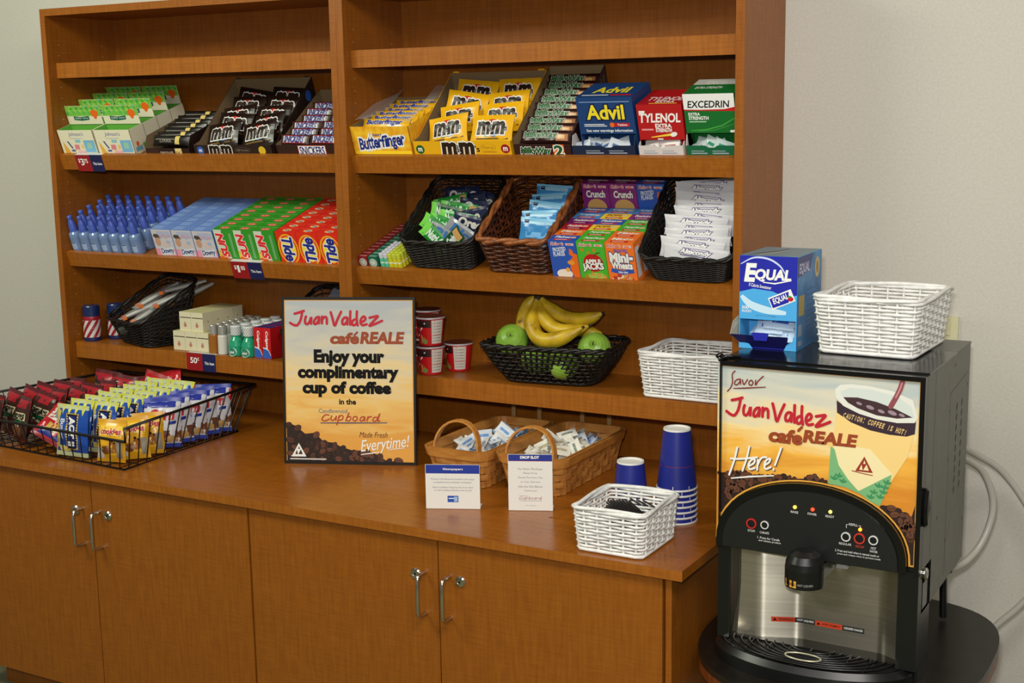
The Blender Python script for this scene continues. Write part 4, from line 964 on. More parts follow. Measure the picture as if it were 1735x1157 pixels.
# ================================================================ lowest shelf, right: soup cups
def soup(rot):
    t = thing('soup_cup', 'x', 'soup cup', group='red soup cups'); mb = MB(); ca = M((206, 198, 186), .5)
    mb.lathe([(.030, 0), (.0305, .002), (.0385, .072)], RED, (0, 0, 0), 28)
    g = lambda a, b, l=0: Vector((math.sin(a/.035+rot)*(.0305+.008*b/.072+l*EPS), -math.cos(a/.035+rot)*(.0305+.008*b/.072+l*EPS), b))
    def patch(a0, b0, a1, b1, mt, l, n=6): mb.add([g(a0+(a1-a0)*i/n, b, l) for b in (b0, b1) for i in range(n+1)], [(i, i+1, n+2+i, n+1+i) for i in range(n)], mt)
    patch(-.04, .050, .03, .071, M((40, 20, 18), .5), 1, 12); patch(.032, .006, .066, .070, ca, 1)
    for k in range(7): patch(.035, .012+k*.008, .062, .0145+k*.008, M((150, 140, 130), .5), 2, 4)
    patch(.034, .028, .064, .030, RED, 3, 4)
    patch(-.036, .030, -.012, .040, M((40, 60, 120), .5), 2, 4); mb.ell(g, -.005, .018, .018, .012, M((190, 130, 60), .5), 2, 14); mb.ell(g, .012, .012, .008, .007, M((120, 140, 70), .5), 3, 12); mb.stroke(g, [(-.012, .026), (.002, .045), (.014, .062)], .0035, WHITE, 4)
    mb.build('cup_body', t)
    mb = MB(); mb.lathe([(.0385, .0722), (.0405, .073), (.0405, .077), (.037, .0785), (.0001, .0788)], [M((206, 206, 210), .3, .3)]*2+[M((90, 40, 30), .4)]*2, (0, 0, 0), 28); mb.build('lid', t); return t
p_ = soup(-.25); p_.location = (1.332, .072, DZ); p_['label'] = 'red soup cup at the bottom of the front stack beside the sign'
o = dup(p_); o.location = (1.334, .072, DZ+.0795); o['label'] = 'red soup cup on top of the front stack beside the sign'
o = dup(p_); o.location = (1.376, .145, DZ); o.rotation_euler.z = -.5; o['label'] = 'single red soup cup on the shelf nearest the fruit basket'
o = dup(p_); o.location = (1.255, .175, DZ); o['label'] = 'red soup cup at the bottom of the rear stack behind the sign'
o = dup(p_); o.location = (1.255, .175, DZ+.0795); o['label'] = 'red soup cup on top of the rear stack behind the front stack'
# fruit basket
t = thing('fruit_basket', 'black wicker basket holding green apples and a bunch of bananas', 'basket')
FB = (1.682, .132, DZ)
wicker(t, None, .240, .125, .352, .222, .098, .098, 9, 62, .0030, WICK_K, .0030, .04, .0050, bow=.006, stake_r=.0030); setm(t, FB, 0, 0, R_(7))
APG = noisy('apple_skin', [(.3, (104, 148, 44)), (.7, (142, 178, 70))], (1, 1, 1), 22, 3, .22)
def apple():
    t = thing('green_apple', 'x', 'apple', group='green apples in the black basket'); mb = MB(); R = .0410
    prof = [(.0001, -.020)]+[(R*1.06*math.sin(a)*(1-.06*math.cos(a)), -R*.92*math.cos(a)+(.010 if a > 2.75 else (-.004 if a > 2.9 else 0))*0) for a in [PI*i/12 for i in range(2, 11)]]+[(.010, .035), (.004, .030), (.0001, .028)]
    prof[0] = (.0001, -.032); prof.insert(1, (.008, -.037)); mb.lathe(prof, APG, (0, 0, 0), 22); mb.build('fruit', t)
    mb = MB(); mb.tube([(0, 0, .028), (.002, 0, .037), (.005, 0, .043)], .0016, M((80, 56, 30), .7), 6); mb.build('stem', t); return t
p_ = apple()
for i, (x, y, z, a, b, nm) in enumerate([(-.112, -.030, .102, .9, .4, 'at the left end of the basket'), (.122, -.016, .094, .9, -.6, 'at the right end of the basket'), (-.036, -.034, .052, .2, .3, 'low under the middle of the bananas'), (.048, -.050, .051, .3, .1, 'low under the banana tips')]):
    o = p_ if i == 0 else dup(p_); setm(o, (FB[0]+x, FB[1]+y, FB[2]+z), a, b, i*.7); o['label'] = 'green apple %s' % nm
# bananas
BAN = noisy('banana_skin', [(.22, (70, 50, 14)), (.34, (176, 140, 24)), (.6, (206, 172, 36)), (.9, (190, 160, 44))], (1, 1, 1), 30, 6, .4)
TIP = M((40, 30, 18), .7)
t = thing('banana_bunch', 'bunch of ripe spotted yellow bananas lying on the green apples', 'bananas', (FB[0]-.050, FB[1]+.005, FB[2]+.222))
org = t.location
def banana(P, R, k):
    mb = MB(); n = 18; pts = []; rr = []
    for i in range(n+1):
        u = i/n; b = [(1-u)**3, 3*u*(1-u)**2, 3*u*u*(1-u), u**3]
        pts.append(sum((Vector(P[j])*b[j] for j in range(4)), Vector())); 
        rr.append(R*(.36+.10*u if u < .1 else min(1, .46+(u-.1)*3.4) if u < .3 else (1 if u < .78 else max(.22, 1-((u-.78)/.22)**2*.80))))
    mb.tube(pts, rr, BAN, 7, False, True, True); d = (pts[-1]-pts[-2]).normalized(); mb.tube([pts[-1], pts[-1]+d*.006], [R*.22, R*.16], TIP, 6)
    o = mb.build('banana', t, (0, 0, 0)); return o
banana([(0, 0, 0), (-.030, -.045, -.115), (.050, -.078, -.140), (.152, -.050, -.070)], .0205, 0)
banana([(0, 0, 0), (.010, -.012, -.085), (.080, -.040, -.105), (.150, -.010, -.072)], .0195, 1)
banana([(0, 0, 0), (.030, .015, -.055), (.105, .012, -.082), (.178, .012, -.040)], .0195, 2)
banana([(0, 0, 0), (-.045, .002, -.025), (-.058, -.002, -.075), (-.038, -.012, -.120)], .0185, 3)
banana([(0, 0, 0), (.02, .03, -.06), (.09, .045, -.10), (.165, .04, -.10)], .019, 4)
mb = MB(); mb.tube([(-.004, 0, -.022), (0, 0, 0), (.002, 0, .013), (.004, 0, .018)], [.012, .0115, .010, .006], M((52, 44, 20), .7), 8); mb.build('stem', t, (0, 0, 0))
# white basket on the lowest shelf
t = thing('wicker_basket', 'empty white wicker basket on the lowest shelf, half behind the coffee machine', 'basket')
wicker(t, None, .205, .185, .228, .205, .108, .108, 15, 26, .0030, WICK_W, .0030, .012, .0044, None, .0028, tw=.28); setm(t, (2.076, .134, DZ), 0, 0, 0)
# ================================================================ counter: wire basket of snacks
KZ = CZ+.0004
WIRE = M((16, 16, 16), .35)
t = thing('wire_basket', 'black wire basket full of snack bags at the left end of the counter', 'basket', (.35, -.17, CZ)); org = (.35, -.17, CZ)
top = {'BL': (.110, .105, .838), 'BR': (.668, .122, .840), 'FR': (.722, -.462, .836), 'FL': (-.005, -.425, .836)}
bot = {'BL': (.150, .045), 'BR': (.672, .030), 'FR': (.690, -.440), 'FL': (.030, -.400)}
top = {k: Vector(v) for k, v in top.items()}; bot = {k: Vector((v[0], v[1], KZ+.003)) for k, v in bot.items()}
FRl, FLl = top['FR']+Vector((-.006, .006, -.037)), top['FL']+Vector((.006, .006, -.037))
mb = MB()
mb.tube([FLl, top['FL'], top['FL'].lerp(top['BL'], .5), top['BL']+Vector((-.004, -.03, 0)), top['BL'], top['BL']+Vector((.03, 0, 0)), top['BR']+Vector((-.03, -.001, 0)), top['BR'], top['BR']+Vector((.002, -.03, 0)), top['FR'].lerp(top['BR'], .5), top['FR'], FRl, FRl.lerp(FLl, .5), FLl], .0040, WIRE, 8)
mb.build('rim', t, org); mb = MB()
for a, b, tl, th_, n in (('BL', 'BR', top['BL'], top['BR'], 15), ('BR', 'FR', top['BR'], top['FR'], 14), ('FR', 'FL', FRl, FLl, 18), ('FL', 'BL', top['FL'], top['BL'], 12)):
    for i in range(n):
        q = (i+.5)/n; mb.tube([tl.lerp(th_, q), bot[a].lerp(bot[b], q)], .0017, WIRE, 5)
mb.build('side_wires', t, org); mb = MB()
mb.tube([bot[k] for k in ('BL', 'BR', 'FR', 'FL')], .003, WIRE, 6, True)
for i in range(13):
    q = (i+.5)/13; mb.tube([bot['FL'].lerp(bot['FR'], q), bot['BL'].lerp(bot['BR'], q)], .0015, WIRE, 4)
for i in range(4):
    q = (i+.5)/4; mb.tube([bot['FL'].lerp(bot['BL'], q), bot['FR'].lerp(bot['BR'], q)], .0015, WIRE, 4)
mb.build('base_grid', t, org)
SB = KZ+.0062
def d_sny(mb, S, w_, h_, zone):
    zone(0, .74, 1, .92, M((160, 24, 36), FOIL), 1, 6); zone(.02, .40, .98, .47, M((20, 92, 50), FOIL), 1, 5)
    zone(.10, .48, .92, .64, M((196, 186, 150), .35), 2, 6); mb.text(S, "SNYDER'S", (-.036, h_*.50, .038, h_*.61), INK, 6, .04)
    zone(.2, .12, .8, .32, M((120, 74, 44), FOIL), 1, 5); mb.text(S, 'Pretzels', (-.024, h_*.33, .024, h_*.385), M((220, 210, 180), .4), 4, .02)
def d_act(mb, S, w_, h_, zone):
    zone(.0, .07, .16, .93, M((196, 176, 90), FOIL), 1, 6); zone(.16, .07, .5, .2, M((206, 190, 110), FOIL), 1, 4)
    mb.rect(S, (-.016, h_*.14, .030, h_*.84), M((170, 140, 70), .4), 2); mb.rect(S, (-.012, h_*.16, .026, h_*.82), INK, 3)
    for i in range(13):
        for x in (-.0125, .0245): mb.rect(S, (x, h_*(.165+.05*i), x+.003, h_*(.165+.05*i)+.003), M((236, 226, 190), .4), 4)
    mb.rect(S, (-.006, h_*.19, .020, h_*.79), M((26, 40, 110), .4), 4)
    mb.text(S, 'ACT II', (.007-h_*.27, h_*.49-.010, .007+h_*.27, h_*.49+.010), WHITE, 6, .05, 0, None, 0, -PI/2)
    mb.text(S, 'Butter', (-.028-.028, h_*.52-.006, -.028+.028, h_*.52+.006), M((200, 206, 220), .4), 4, .03, 0, None, 0, -PI/2)
    for k in range(4): mb.poly(S, [(-.04+k*.024, h_*.995), (-.022+k*.024, h_*.995), (-.031+k*.024, h_*.80)], M((206, 206, 70), .35), 2)
def d_yel(mb, S, w_, h_, zone):
    zone(.1, .62, .9, .86, M((240, 200, 70), FOIL), 1, 5); mb.text(S, 'cookies', (-.03, h_*.66, .03, h_*.80), M((176, 40, 50), .4), 4, .04, .1, M((240, 220, 190), .4), .05)
    mb.ell(S, .01, h_*.36, .018, .016, M((150, 96, 40), .4), 2, 14); mb.ell(S, -.012, h_*.28, .013, .012, M((120, 74, 30), .4), 2, 14); mb.ell(S, .004, h_*.5, .004, .004, INK, 3, 8); mb.ell(S, .014, h_*.46, .003, .003, INK, 3, 8)
    zone(.04, .08, .28, .34, M((196, 196, 190), .4), 1, 4); mb.rect(S, (.020, h_*.1, .036, h_*.5), M((140, 136, 120), .4), 3)
def d_corn(mb, S, w_, h_, zone):
    zone(0, .80, 1, .93, M((34, 50, 150), FOIL), 1, 6); zone(0, .44, 1, .50, M((30, 46, 140), FOIL), 1, 6, lambda u, v: (u, v+.10*(u-.5)))
    mb.text(S, 'Corn', (-.038, h_*.56, .030, h_*.76), RED, 5, .05, .25); zone(0, .07, 1, .34, M((110, 66, 44), FOIL), 1, 6); mb.ell(S, -.01, h_*.24, .016, .012, M((150, 30, 36), .35), 3, 14); mb.ell(S, .022, h_*.17, .016, .010, M((190, 150, 90), .35), 3, 12); zone(.1, .07, .9, .12, M((190, 190, 196), .3), 2, 4)
def d_red(mb, S, w_, h_, zone):
    zone(.12, .48, .60, .84, M((206, 200, 190), .35), 1, 5); mb.rect(S, (-.026, h_*.54, -.008, h_*.78), M((120, 130, 120), .4), 3); mb.rect(S, (-.004, h_*.54, .004, h_*.78), M((120, 130, 140), .4), 3)
    zone(0, .07, 1, .24, M((36, 50, 130), FOIL), 1, 5); zone(.3, .24, .9, .42, M((206, 180, 90), FOIL), 1, 5)
def lay_bags(pr, spots, name, cat, what, grp):
    for i, sp_ in enumerate(spots):
        x, y, z, rx, ry, rz = sp_[:6]; o = pr[i % len(pr)] if i < len(pr) else dup(pr[1 if pr[0].name.startswith('popcorn') else i % len(pr)])
        setm(o, (x, y, SB+z), rx, ry, rz); tag(o, '%s, %s' % (what, sp_[6]), cat, grp)
pr = [bag(.100, .130, .033, M((58, 32, 26), .22), d_sny, seed=s, wr=.3, cm=M((84, 24, 28), .25)).build('pretzel_bag') for s in (1, 2, 3)]
spots = []
for r in range(6):
    for c in range(2):
        spots.append((.095+c*.118+.012*r, -.385+r*.050+c*.010, .012 if r else .006, -.30+(random.random()-.5)*.10, (random.random()-.5)*.22, -.25+(random.random()-.5)*.3, '%s from the front in the %s row' % (ORD[r], ['left', 'right'][c])))
spots += [(.290, -.070, .020, -.25, .1, .1, 'at the back left of the red bags'), (.335, -.020, .010, -.25, -.1, .1, 'at the very back beside the red bags'), (.190, -.040, .02, -.25, .1, .1, 'at the back left corner')]
lay_bags(pr, spots, '', 'snack bag', 'dark brown and red pretzel bag', 'pretzel bags in the wire basket')
pr = [bag(w_, .142, .024, M((30, 74, 160), .2), d_act, seed=s, wr=.3, cm=M((190, 196, 150), .2)).build('popcorn_bag') for s, w_ in ((4, .116), (5, .084))]
spots = [(.462, -.408, .0, -.12, 0, .05, 'nearest the front wires, lettering in full view')]
for r in range(7):
    for c in range(2):
        spots.append((.442+c*.0875+.001*r, -.368+r*.048+c*.006, .006+.001*r, -.20, (random.random()-.5)*.05, .05+(random.random()-.5)*.06, '%s from the front in the %s row' % (ORD[r], ['left', 'right'][c])))
lay_bags(pr, spots, '', 'snack bag', 'blue popcorn bag with yellow top seal', 'popcorn bags in the wire basket')
pr = [bag(.084, .115, .026, M((222, 166, 30), .25), d_yel, seed=6, wr=.3, cm=M((206, 150, 30), .3)).build('cookie_bag')]
lay_bags(pr, [(.606, -.404, .0, -.12, .04, .30, 'in the front right corner'), (.642, -.352, .0, -.15, -.03, .72, 'second from the front right corner'), (.640, -.295, .0, -.17, 0, .8, 'third from the front right corner')], '', 'snack bag', 'yellow cookie bag', 'yellow cookie bags')
pr = [bag(.104, .140, .026, M((206, 206, 208), .25), d_corn, seed=s, wr=.35, cm=M((40, 56, 150), .3)).build('corn_snack_bag') for s in (7, 8)]
lay_bags(pr, [(.630, -.232+i*.052, .002, -.20, (-1)**i*.05, .85, '%s from the front along the right wires' % ORD[i]) for i in range(5)], '', 'snack bag', 'white and blue corn snack bag', 'corn snack bags')
pr = [bag(.095, .125, .034, M((180, 26, 34), .2), d_red, seed=9, wr=.4, cm=M((150, 20, 30), .3)).build('cracker_bag')]
lay_bags(pr, [(.345, -.402, .030, -.9, .5, .3, 'lying low behind the front wires'), (.385, -.052, .040, -.35, .25, .1, 'lying in the middle near the back'), (.435, .000, .040, -.35, -.25, .1, 'lying at the back beside the popcorn'), (.610, .005, .0, -.1, .03, .3, 'standing in the back right corner'), (.520, .008, .0, -.15, -.05, .1, 'standing along the back wires')], '', 'snack bag', 'red snack bag', 'red snack bags')

# ================================================================ handwriting strokes (pixel sketches of the printed script)
JUAN = [[(155, 168), (185, 160), (215, 150)], [(205, 155), (198, 190), (188, 218), (170, 240), (148, 238), (125, 225)], [(228, 185), (222, 205), (224, 228), (238, 232), (252, 215), (262, 190), (260, 230)],
        [(312, 188), (296, 192), (282, 210), (280, 230), (294, 230), (308, 212), (314, 190), (310, 228)], [(332, 185), (330, 228)], [(330, 208), (344, 190), (356, 188), (362, 200), (362, 230)],
        [(388, 158), (400, 200), (412, 242), (432, 200), (455, 155)], [(494, 192), (476, 192), (462, 210), (464, 232), (480, 230), (492, 212), (495, 192), (494, 234)], [(514, 152), (512, 200), (513, 236)],
        [(555, 202), (538, 204), (524, 220), (530, 238), (546, 234), (556, 218)], [(556, 152), (554, 200), (560, 240)], [(580, 220), (600, 212), (610, 196), (600, 184), (584, 196), (578, 220), (590, 238), (618, 232)],
        [(636, 192), (662, 186), (690, 182), (662, 212), (634, 242), (676, 228), (716, 210)]]
CUPB = [[(366, 802), (345, 800), (326, 816), (322, 834), (344, 838), (368, 826)], [(384, 806), (378, 826), (390, 836), (408, 820), (414, 806), (410, 834)], [(432, 804), (424, 836), (416, 862)], [(428, 818), (446, 802), (458, 812), (448, 830), (428, 832)],
        [(496, 786), (484, 812), (474, 836)], [(480, 820), (500, 808), (508, 820), (496, 836), (476, 834)], [(540, 808), (526, 812), (520, 828), (532, 838), (546, 828), (548, 814), (540, 808)], [(594, 810), (576, 812), (566, 828), (574, 838), (590, 826), (598, 810), (594, 836)],
        [(618, 808), (610, 836)], [(613, 824), (624, 812), (640, 808)], [(680, 814), (660, 812), (648, 828), (656, 838), (674, 828), (694, 788), (680, 834), (694, 834)]]
def smooth_(P):
    if len(P) < 3: return P
    o = []
    for i in range(len(P)-1):
        p0, p1, p2, p3 = P[max(i-1, 0)], P[i], P[i+1], P[min(i+2, len(P)-1)]
        for k in range(5):
            u = k/5; o.append(tuple(.5*(2*p1[j]+(p2[j]-p0[j])*u+(2*p0[j]-5*p1[j]+4*p2[j]-p3[j])*u*u+(-p0[j]+3*p1[j]-3*p2[j]+p3[j])*u**3) for j in (0, 1)))
    o.append(P[-1]); return o
def beans(mb, fr, pts, l, s, rnd):
    cols = [M((64, 34, 22), .5), M((84, 46, 28), .5), M((48, 26, 18), .5), M((104, 60, 38), .5)]
    for i, (x, y) in enumerate(pts):
        a = rnd.uniform(0, PI); k = s*rnd.uniform(.8, 1.2); ll = l+(i % 4)*2
        mb.ell(fr, x, y, k*1.12, k*.80, M((30, 16, 12), .5), ll, 12, a); mb.ell(fr, x+k*.05, y+k*.08, k*.95, k*.64, cols[i % 4], ll+1, 12, a)
        c, d = math.cos(a), math.sin(a); mb.stroke(fr, [(x-c*k*.8, y-d*k*.8), (x+d*k*.12, y-c*k*.12), (x+c*k*.8, y+d*k*.8)], k*.10, M((30, 16, 12), .5), ll+2, True)
def mountain_mark(mb, fr, cx, cy, s, fg, bgm, l):
    mb.poly(fr, [(cx-s, cy-s*.8), (cx+s, cy-s*.8), (cx, cy+s)], fg, l)
    for p in ([(-.55, -.6), (-.15, -.6), (-.30, .05)], [(-.1, -.6), (.55, -.6), (.28, .1)], [(-.12, .15), (.16, .15), (.02, .55)]): mb.poly(fr, [(cx+a*s, cy+b*s) for a, b in p], bgm, l+1)
JR = M((186, 20, 40), .5); CRL = M((150, 62, 24), .5)
SKYP = noisy('printed_sunset_sky', [(.30, (224, 160, 66)), (.42, (232, 190, 108)), (.52, (224, 200, 148)), (.64, (198, 192, 174)), (.80, (172, 176, 178))], (3, 3, 16), 1.8, 4, .55, 0, ('Z', .0, .44, .62), 0, 1.2)

# ================================================================ standing coffee sign
SA = math.atan2(.138, .334); SW, SH = .361, .447
t = thing('standing_sign', 'framed coffee sign standing on the counter in front of the centre post', 'sign', (1.026, -.190, CZ), SA)
sg = bpy.data.objects.new('s', None)
mb = MB(); fb = M((22, 20, 18), .4)
mb.box((0, .004, .0005), (SW, .012, SH), fb)
for a, b in (((0, 0, .0005), (SW, .004, .008)), ((0, 0, SH-.007), (SW, .004, SH)), ((0, 0, .008), (.006, .004, SH-.007)), ((SW-.006, 0, .008), (SW, .004, SH-.007))): mb.box(a, b, fb)
fr_o = mb.build('frame', t)
mb = MB(); mb.box((.0062, .0015, .0082), (SW-.0062, .0039, SH-.0072), M((226, 160, 60), .5))
f = FX(0, .0014, 0); mb.rect(f, (.0085, .0105, SW-.0085, SH-.0095), SKYP, 1)
P = lambda x, y: ((x-72)/853*SW, (1112-y)/1047*SH)
rnd = random.Random(3); top_ = [(90, 842), (150, 862), (210, 912), (270, 905), (330, 960), (390, 965), (440, 990), (520, 1015), (600, 1010), (680, 1040), (740, 1080), (800, 1075), (845, 1100)]
mb.poly(f, [P(92, 1100)]+[P(x, y+10) for x, y in top_]+[P(850, 1100)], M((40, 22, 16), .5), 2)
bp = []
for x, y in top_[:-1]: bp.append(P(x+10, min(y+26, 1084)))
for i in range(90):
    x = rnd.uniform(105, 820); yt = [b[1]+(c[1]-b[1])*(x-b[0])/(c[0]-b[0]) for b, c in zip(top_, top_[1:]) if b[0] <= x <= c[0]]
    if yt and yt[0]+30 < 1084: bp.append(P(x, rnd.uniform(yt[0]+30, 1084)))
beans(mb, f, bp, 3, .0098, rnd)
for s_ in JUAN: mb.stroke(f, [P(*p) for p in smooth_(s_)], .0066, JR, 14)
mb.text(f, 'cafe', (*P(386, 352), *P(562, 288)), CRL, 14, .045, .12); mb.stroke(f, [P(538, 300), P(556, 282)], .005, CRL, 14); mb.text(f, 'REALE', (*P(578, 350), *P(852, 283)), CRL, 14, .045, .15)
for q, y0, y1, x0, x1 in (('Enjoy your', 492, 396, 280, 720), ('complimentary', 588, 496, 175, 808), ('cup of coffee', 684, 594, 204, 762)): mb.text(f, q, (*P(x0, y1+88 if 0 else y0), *P(x1, y1)), INK, 14, .055)
mb.text(f, 'in the', (*P(435, 733), *P(540, 700)), INK, 14, .03)
mb.text(f, 'Candlewood', (*P(300, 788), *P(484, 762)), M((110, 120, 140), .5), 14, .0)
for s_ in CUPB: mb.stroke(f, [P(*p) for p in smooth_(s_)], .0030, M((176, 60, 30), .5), 14)
mb.stroke(f, [P(310, 852), P(480, 850), P(740, 846)], .0028, M((40, 56, 110), .5), 14, True)
mb.text(f, 'Made Fresh', (*P(560, 940), *P(742, 905)), M((90, 44, 30), .5), 14, -.004, .3)
mb.text(f, 'Everytime!', (*P(566, 1034), *P(886, 940)), WHITE, 14, .006, .35, None, 0, .12); mb.stroke(f, [P(570, 1048), P(640, 1038), P(690, 1030)], .003, WHITE, 14, True); mb.stroke(f, [P(745, 1016), P(800, 1008), P(850, 1004)], .002, WHITE, 14, True)
mountain_mark(mb, f, *P(168, 1025), .019, WHITE, M((60, 40, 30), .5), 14)
mb.rect(f, (*P(110, 1084), *P(344, 1078)), WHITE, 14); mb.rect(f, (*P(118, 1066), *P(214, 1060)), WHITE, 14)
pn = mb.build('poster', t)
for o in (fr_o, pn): o.rotation_euler.x = -.092
bpy.data.objects.remove(sg)
mb = MB(); mb.prism([(SW*.3, .044, .33), (SW*.7, .044, .33), (SW*.62, .098, .001), (SW*.38, .098, .001)], (0, .003, 0), fb); mb.build('easel_leg', t)

# ================================================================ small notice cards
def notice(label, loc, w_, h_, ang, deco):
    t = thing('notice_card', label, 'notice card', loc, ang); mb = MB(); ac = M((214, 214, 210), .15)
    mb.box((0, 0, .0005), (w_, .0016, h_), M((232, 230, 222), .45)); deco(mb, FX(0, 0, 0), w_, h_); c = mb.build('card', t)
    mb = MB(); mb.box((0, .0018, .0005), (w_, .0030, h_-.006), ac); mb.box((0, .0030, .0003), (w_, .040, .0022), ac); s = mb.build('acrylic_stand', t)
    return t
def d_news(mb, f, w_, h_):
    mb.rect(f, (.001, h_*.80, w_-.0005, h_-.0005), M((32, 54, 150), .45), 1); mb.text(f, 'Newspapers', (w_*.33, h_*.865, w_*.69, h_*.925), WHITE, 2, .03, 0, None, 0, 0, False, 1.15)
    g = M((96, 100, 120), .5)
    for i, (q, a, b) in enumerate((('Priority Club Rewards members that enjoy', .10, .90), ('a complimentary weekday newspaper.', .14, .86), ('Not a member? Stop by the front desk', .13, .88), ('or visit candlewoodsuites.com to join.', .16, .86))):
        z = (.645, .575, .46, .395)[i]; mb.text(f, q, (w_*a, h_*z, w_*b, h_*(z+.05)), g, 1, -.002)
    mb.rect(f, (w_*.40, h_*.155, w_*.60, h_*.30), M((40, 80, 170), .45), 1); mb.rect(f, (w_*.52, h_*.17, w_*.585, h_*.28), M((150, 190, 226), .45), 2); mb.rect(f, (w_*.42, h_*.23, w_*.52, h_*.25), WHITE, 2)
notice('small white notice card with blue header reading newspapers, left of the pair', (1.596, -.366, KZ), .129, .108, R_(24), d_news)
def d_drop(mb, f, w_, h_):
    mb.rect(f, (.001, h_*.885, w_-.0005, h_-.0005), M((32, 50, 140), .45), 1); mb.rect(f, (.001, h_*.878, w_-.0005, h_*.885), M((190, 90, 90), .45), 1); mb.text(f, 'DROP SLOT', (w_*.28, h_*.925, w_*.70, h_*.97), WHITE, 2, .05)
    g = M((110, 110, 126), .5)
    for i, q in enumerate(('For Honor Purchases', 'Please Drop', 'Sweet Purchase Slip', 'or Your Payment', 'into the Slot Below', 'Thank you!')):
        hw = len(q)*.0145; z = .725-i*.078; mb.text(f, q, (w_*(.5-hw), h_*z, w_*(.5+hw), h_*(z+.038)), g, 1, -.002, .1)
    for s_ in CUPB: mb.stroke(f, [(w_*(.24+(x-320)/380*.52), h_*(.18+(862-y)/76*.075)) for x, y in smooth_(s_)], .0008, M((150, 70, 70), .5), 1)
    mb.text(f, 'Candlewood', (w_*.24, h_*.255, w_*.44, h_*.275), M((130, 130, 150), .5), 1); mb.rect(f, (w_*.25, h_*.175, w_*.76, h_*.18), M((90, 90, 140), .5), 1); mb.text(f, 'The Cupboard', (w_*.38, h_*.08, w_*.63, h_*.10), g, 1)
notice('taller white notice card with blue header reading drop slot, right of the pair', (1.778, -.291, KZ), .104, .136, R_(24), d_drop)

# ================================================================ splint wood baskets with sugar packets
SPL = noisy('splint_wood', [(.3, (170, 108, 46)), (.7, (206, 146, 72))], (14, 14, 60), 1.4, 3, .5)
SPD = noisy('splint_wood_rim', [(.3, (176, 112, 46)), (.7, (204, 142, 66))], (20, 20, 60), 1.2, 3, .45)
def splint_basket(label, cx, y0, y1, wb, wt, h):
    t = thing('splint_basket', label, 'basket', (cx, y0, CZ)); db = y1-y0; dt = db+.05; NS = 32
    B = resample(rrpath(wb, db, .02), NS*2); T = resample(rrpath(wt, dt, .03), NS*2)
    def pt(k, z, off):
        q = z/h; b, tp = B[k % (NS*2)], T[k % (NS*2)]; x = b[0]+(tp[0]-b[0])*q; y = b[1]+(tp[1]-b[1])*q
        return (x+tp[2]*off, y+tp[3]*off+db/2, z+.0006)
    def band(mb, z0, z1, fo, mt, th=.0018):
        n = NS*2; vs_ = []
        for k in range(n):
            for z, s in ((z0, 1), (z1, 1), (z1, -1), (z0, -1)): vs_.append(pt(k, z, fo(k)+s*th/2))
        mb.add(vs_, [(4*k+j, 4*((k+1) % n)+j, 4*((k+1) % n)+(j+1) % 4, 4*k+(j+1) % 4) for k in range(n) for j in range(4)], mt)
    mb = MB(); nb = 4; bh = (h-.022)/nb
    for i in range(nb): band(mb, i*bh+.001, (i+1)*bh-.0012, lambda k, i=i: 0 if k % 2 else (.0024 if (k//2+i) % 2 else -.0024), SPL)
    for k in range(0, NS*2, 2):
        a, b = pt(k, 0, 0), pt(k, h-.004, 0); d = Vector((-T[k][3], T[k][2], 0))*.0068; nrm = Vector((T[k][2], T[k][3], 0))*.0007
        A, B2 = Vector(a), Vector(b); mb.prism([A-d, A+d, B2+d, B2-d], nrm, SPL)
    n = len(B); mb.add([pt(k, 0, 0) for k in range(n)]+[(p[0], p[1], p[2]+.003) for p in (pt(k, 0, 0) for k in range(n))], [tuple(range(n-1, -1, -1)), tuple(range(n, 2*n))], SPL)
    mb.build('woven_side', t)
    mb = MB(); band(mb, h-.023, h, lambda k: .0045, SPD, .004); band(mb, h-.020, h+.001, lambda k: -.0042, SPD, .004); mb.build('rim', t)
    mb = MB(); hw = wt*.36; pts = []
    for i in range(15):
        a = PI*i/14; pts.append(Vector((-hw*math.cos(a)-.012, .012+.02*math.sin(a), h-.02+.082*math.sin(a)**.75)))
    vs_ = []
    for i, p in enumerate(pts):
        tn = (pts[min(i+1, 14)]-pts[max(i-1, 0)]).normalized(); s = Vector((0, 1, 0)); nn = tn.cross(s)
        for a, b in ((-1, -1), (1, -1), (1, 1), (-1, 1)): vs_.append(p+s*(.0085*a)+nn*(.0026*b))
    mb.add(vs_, [(4*i+j, 4*i+4+j, 4*i+4+(j+1) % 4, 4*i+(j+1) % 4) for i in range(14) for j in range(4)]+[(0, 1, 2, 3), (56, 57, 58, 59)], SPD)
    mb.build('handle', t)
    for x in (-.045, .035):
        mb = MB(); mb.box((x-.006, db+.031, h-.03), (x+.006, db+.0335, .158), M((160, 124, 80), .6)); mb.build('back_strip', t)
    return t
splint_basket('woven wood splint basket of blue white packets, left of the pair under the shelf', 1.562, -.165, .165, .145, .180, .098)
splint_basket('woven wood splint basket of cream white packets, right of the pair under the shelf', 1.761, -.143, .187, .145, .186, .098)
def pk(mt, mk): return packet(mt, mk, 'sugar_packet', .052, .031, .005, 3)
sets = [(1.562, -.165, [pk(M((206, 212, 218), .5), M((90, 140, 200), .5)), pk(M((220, 220, 216), .5), M((150, 170, 196), .5)), pk(M((150, 186, 220), .5), M((206, 214, 222), .5))], 'small white and blue sugar packet heaped in the left splint basket', 'sugar packets in the left splint basket'),
        (1.761, -.143, [pk(M((220, 216, 200), .5), M((170, 160, 130), .5)), pk(M((226, 224, 212), .5), M((120, 130, 120), .5)), pk(M((196, 206, 222), .5), M((110, 150, 206), .5))], 'small cream or blue packet heaped in the right splint basket', 'sweetener packets in the right splint basket')]
rnd = random.Random(5)
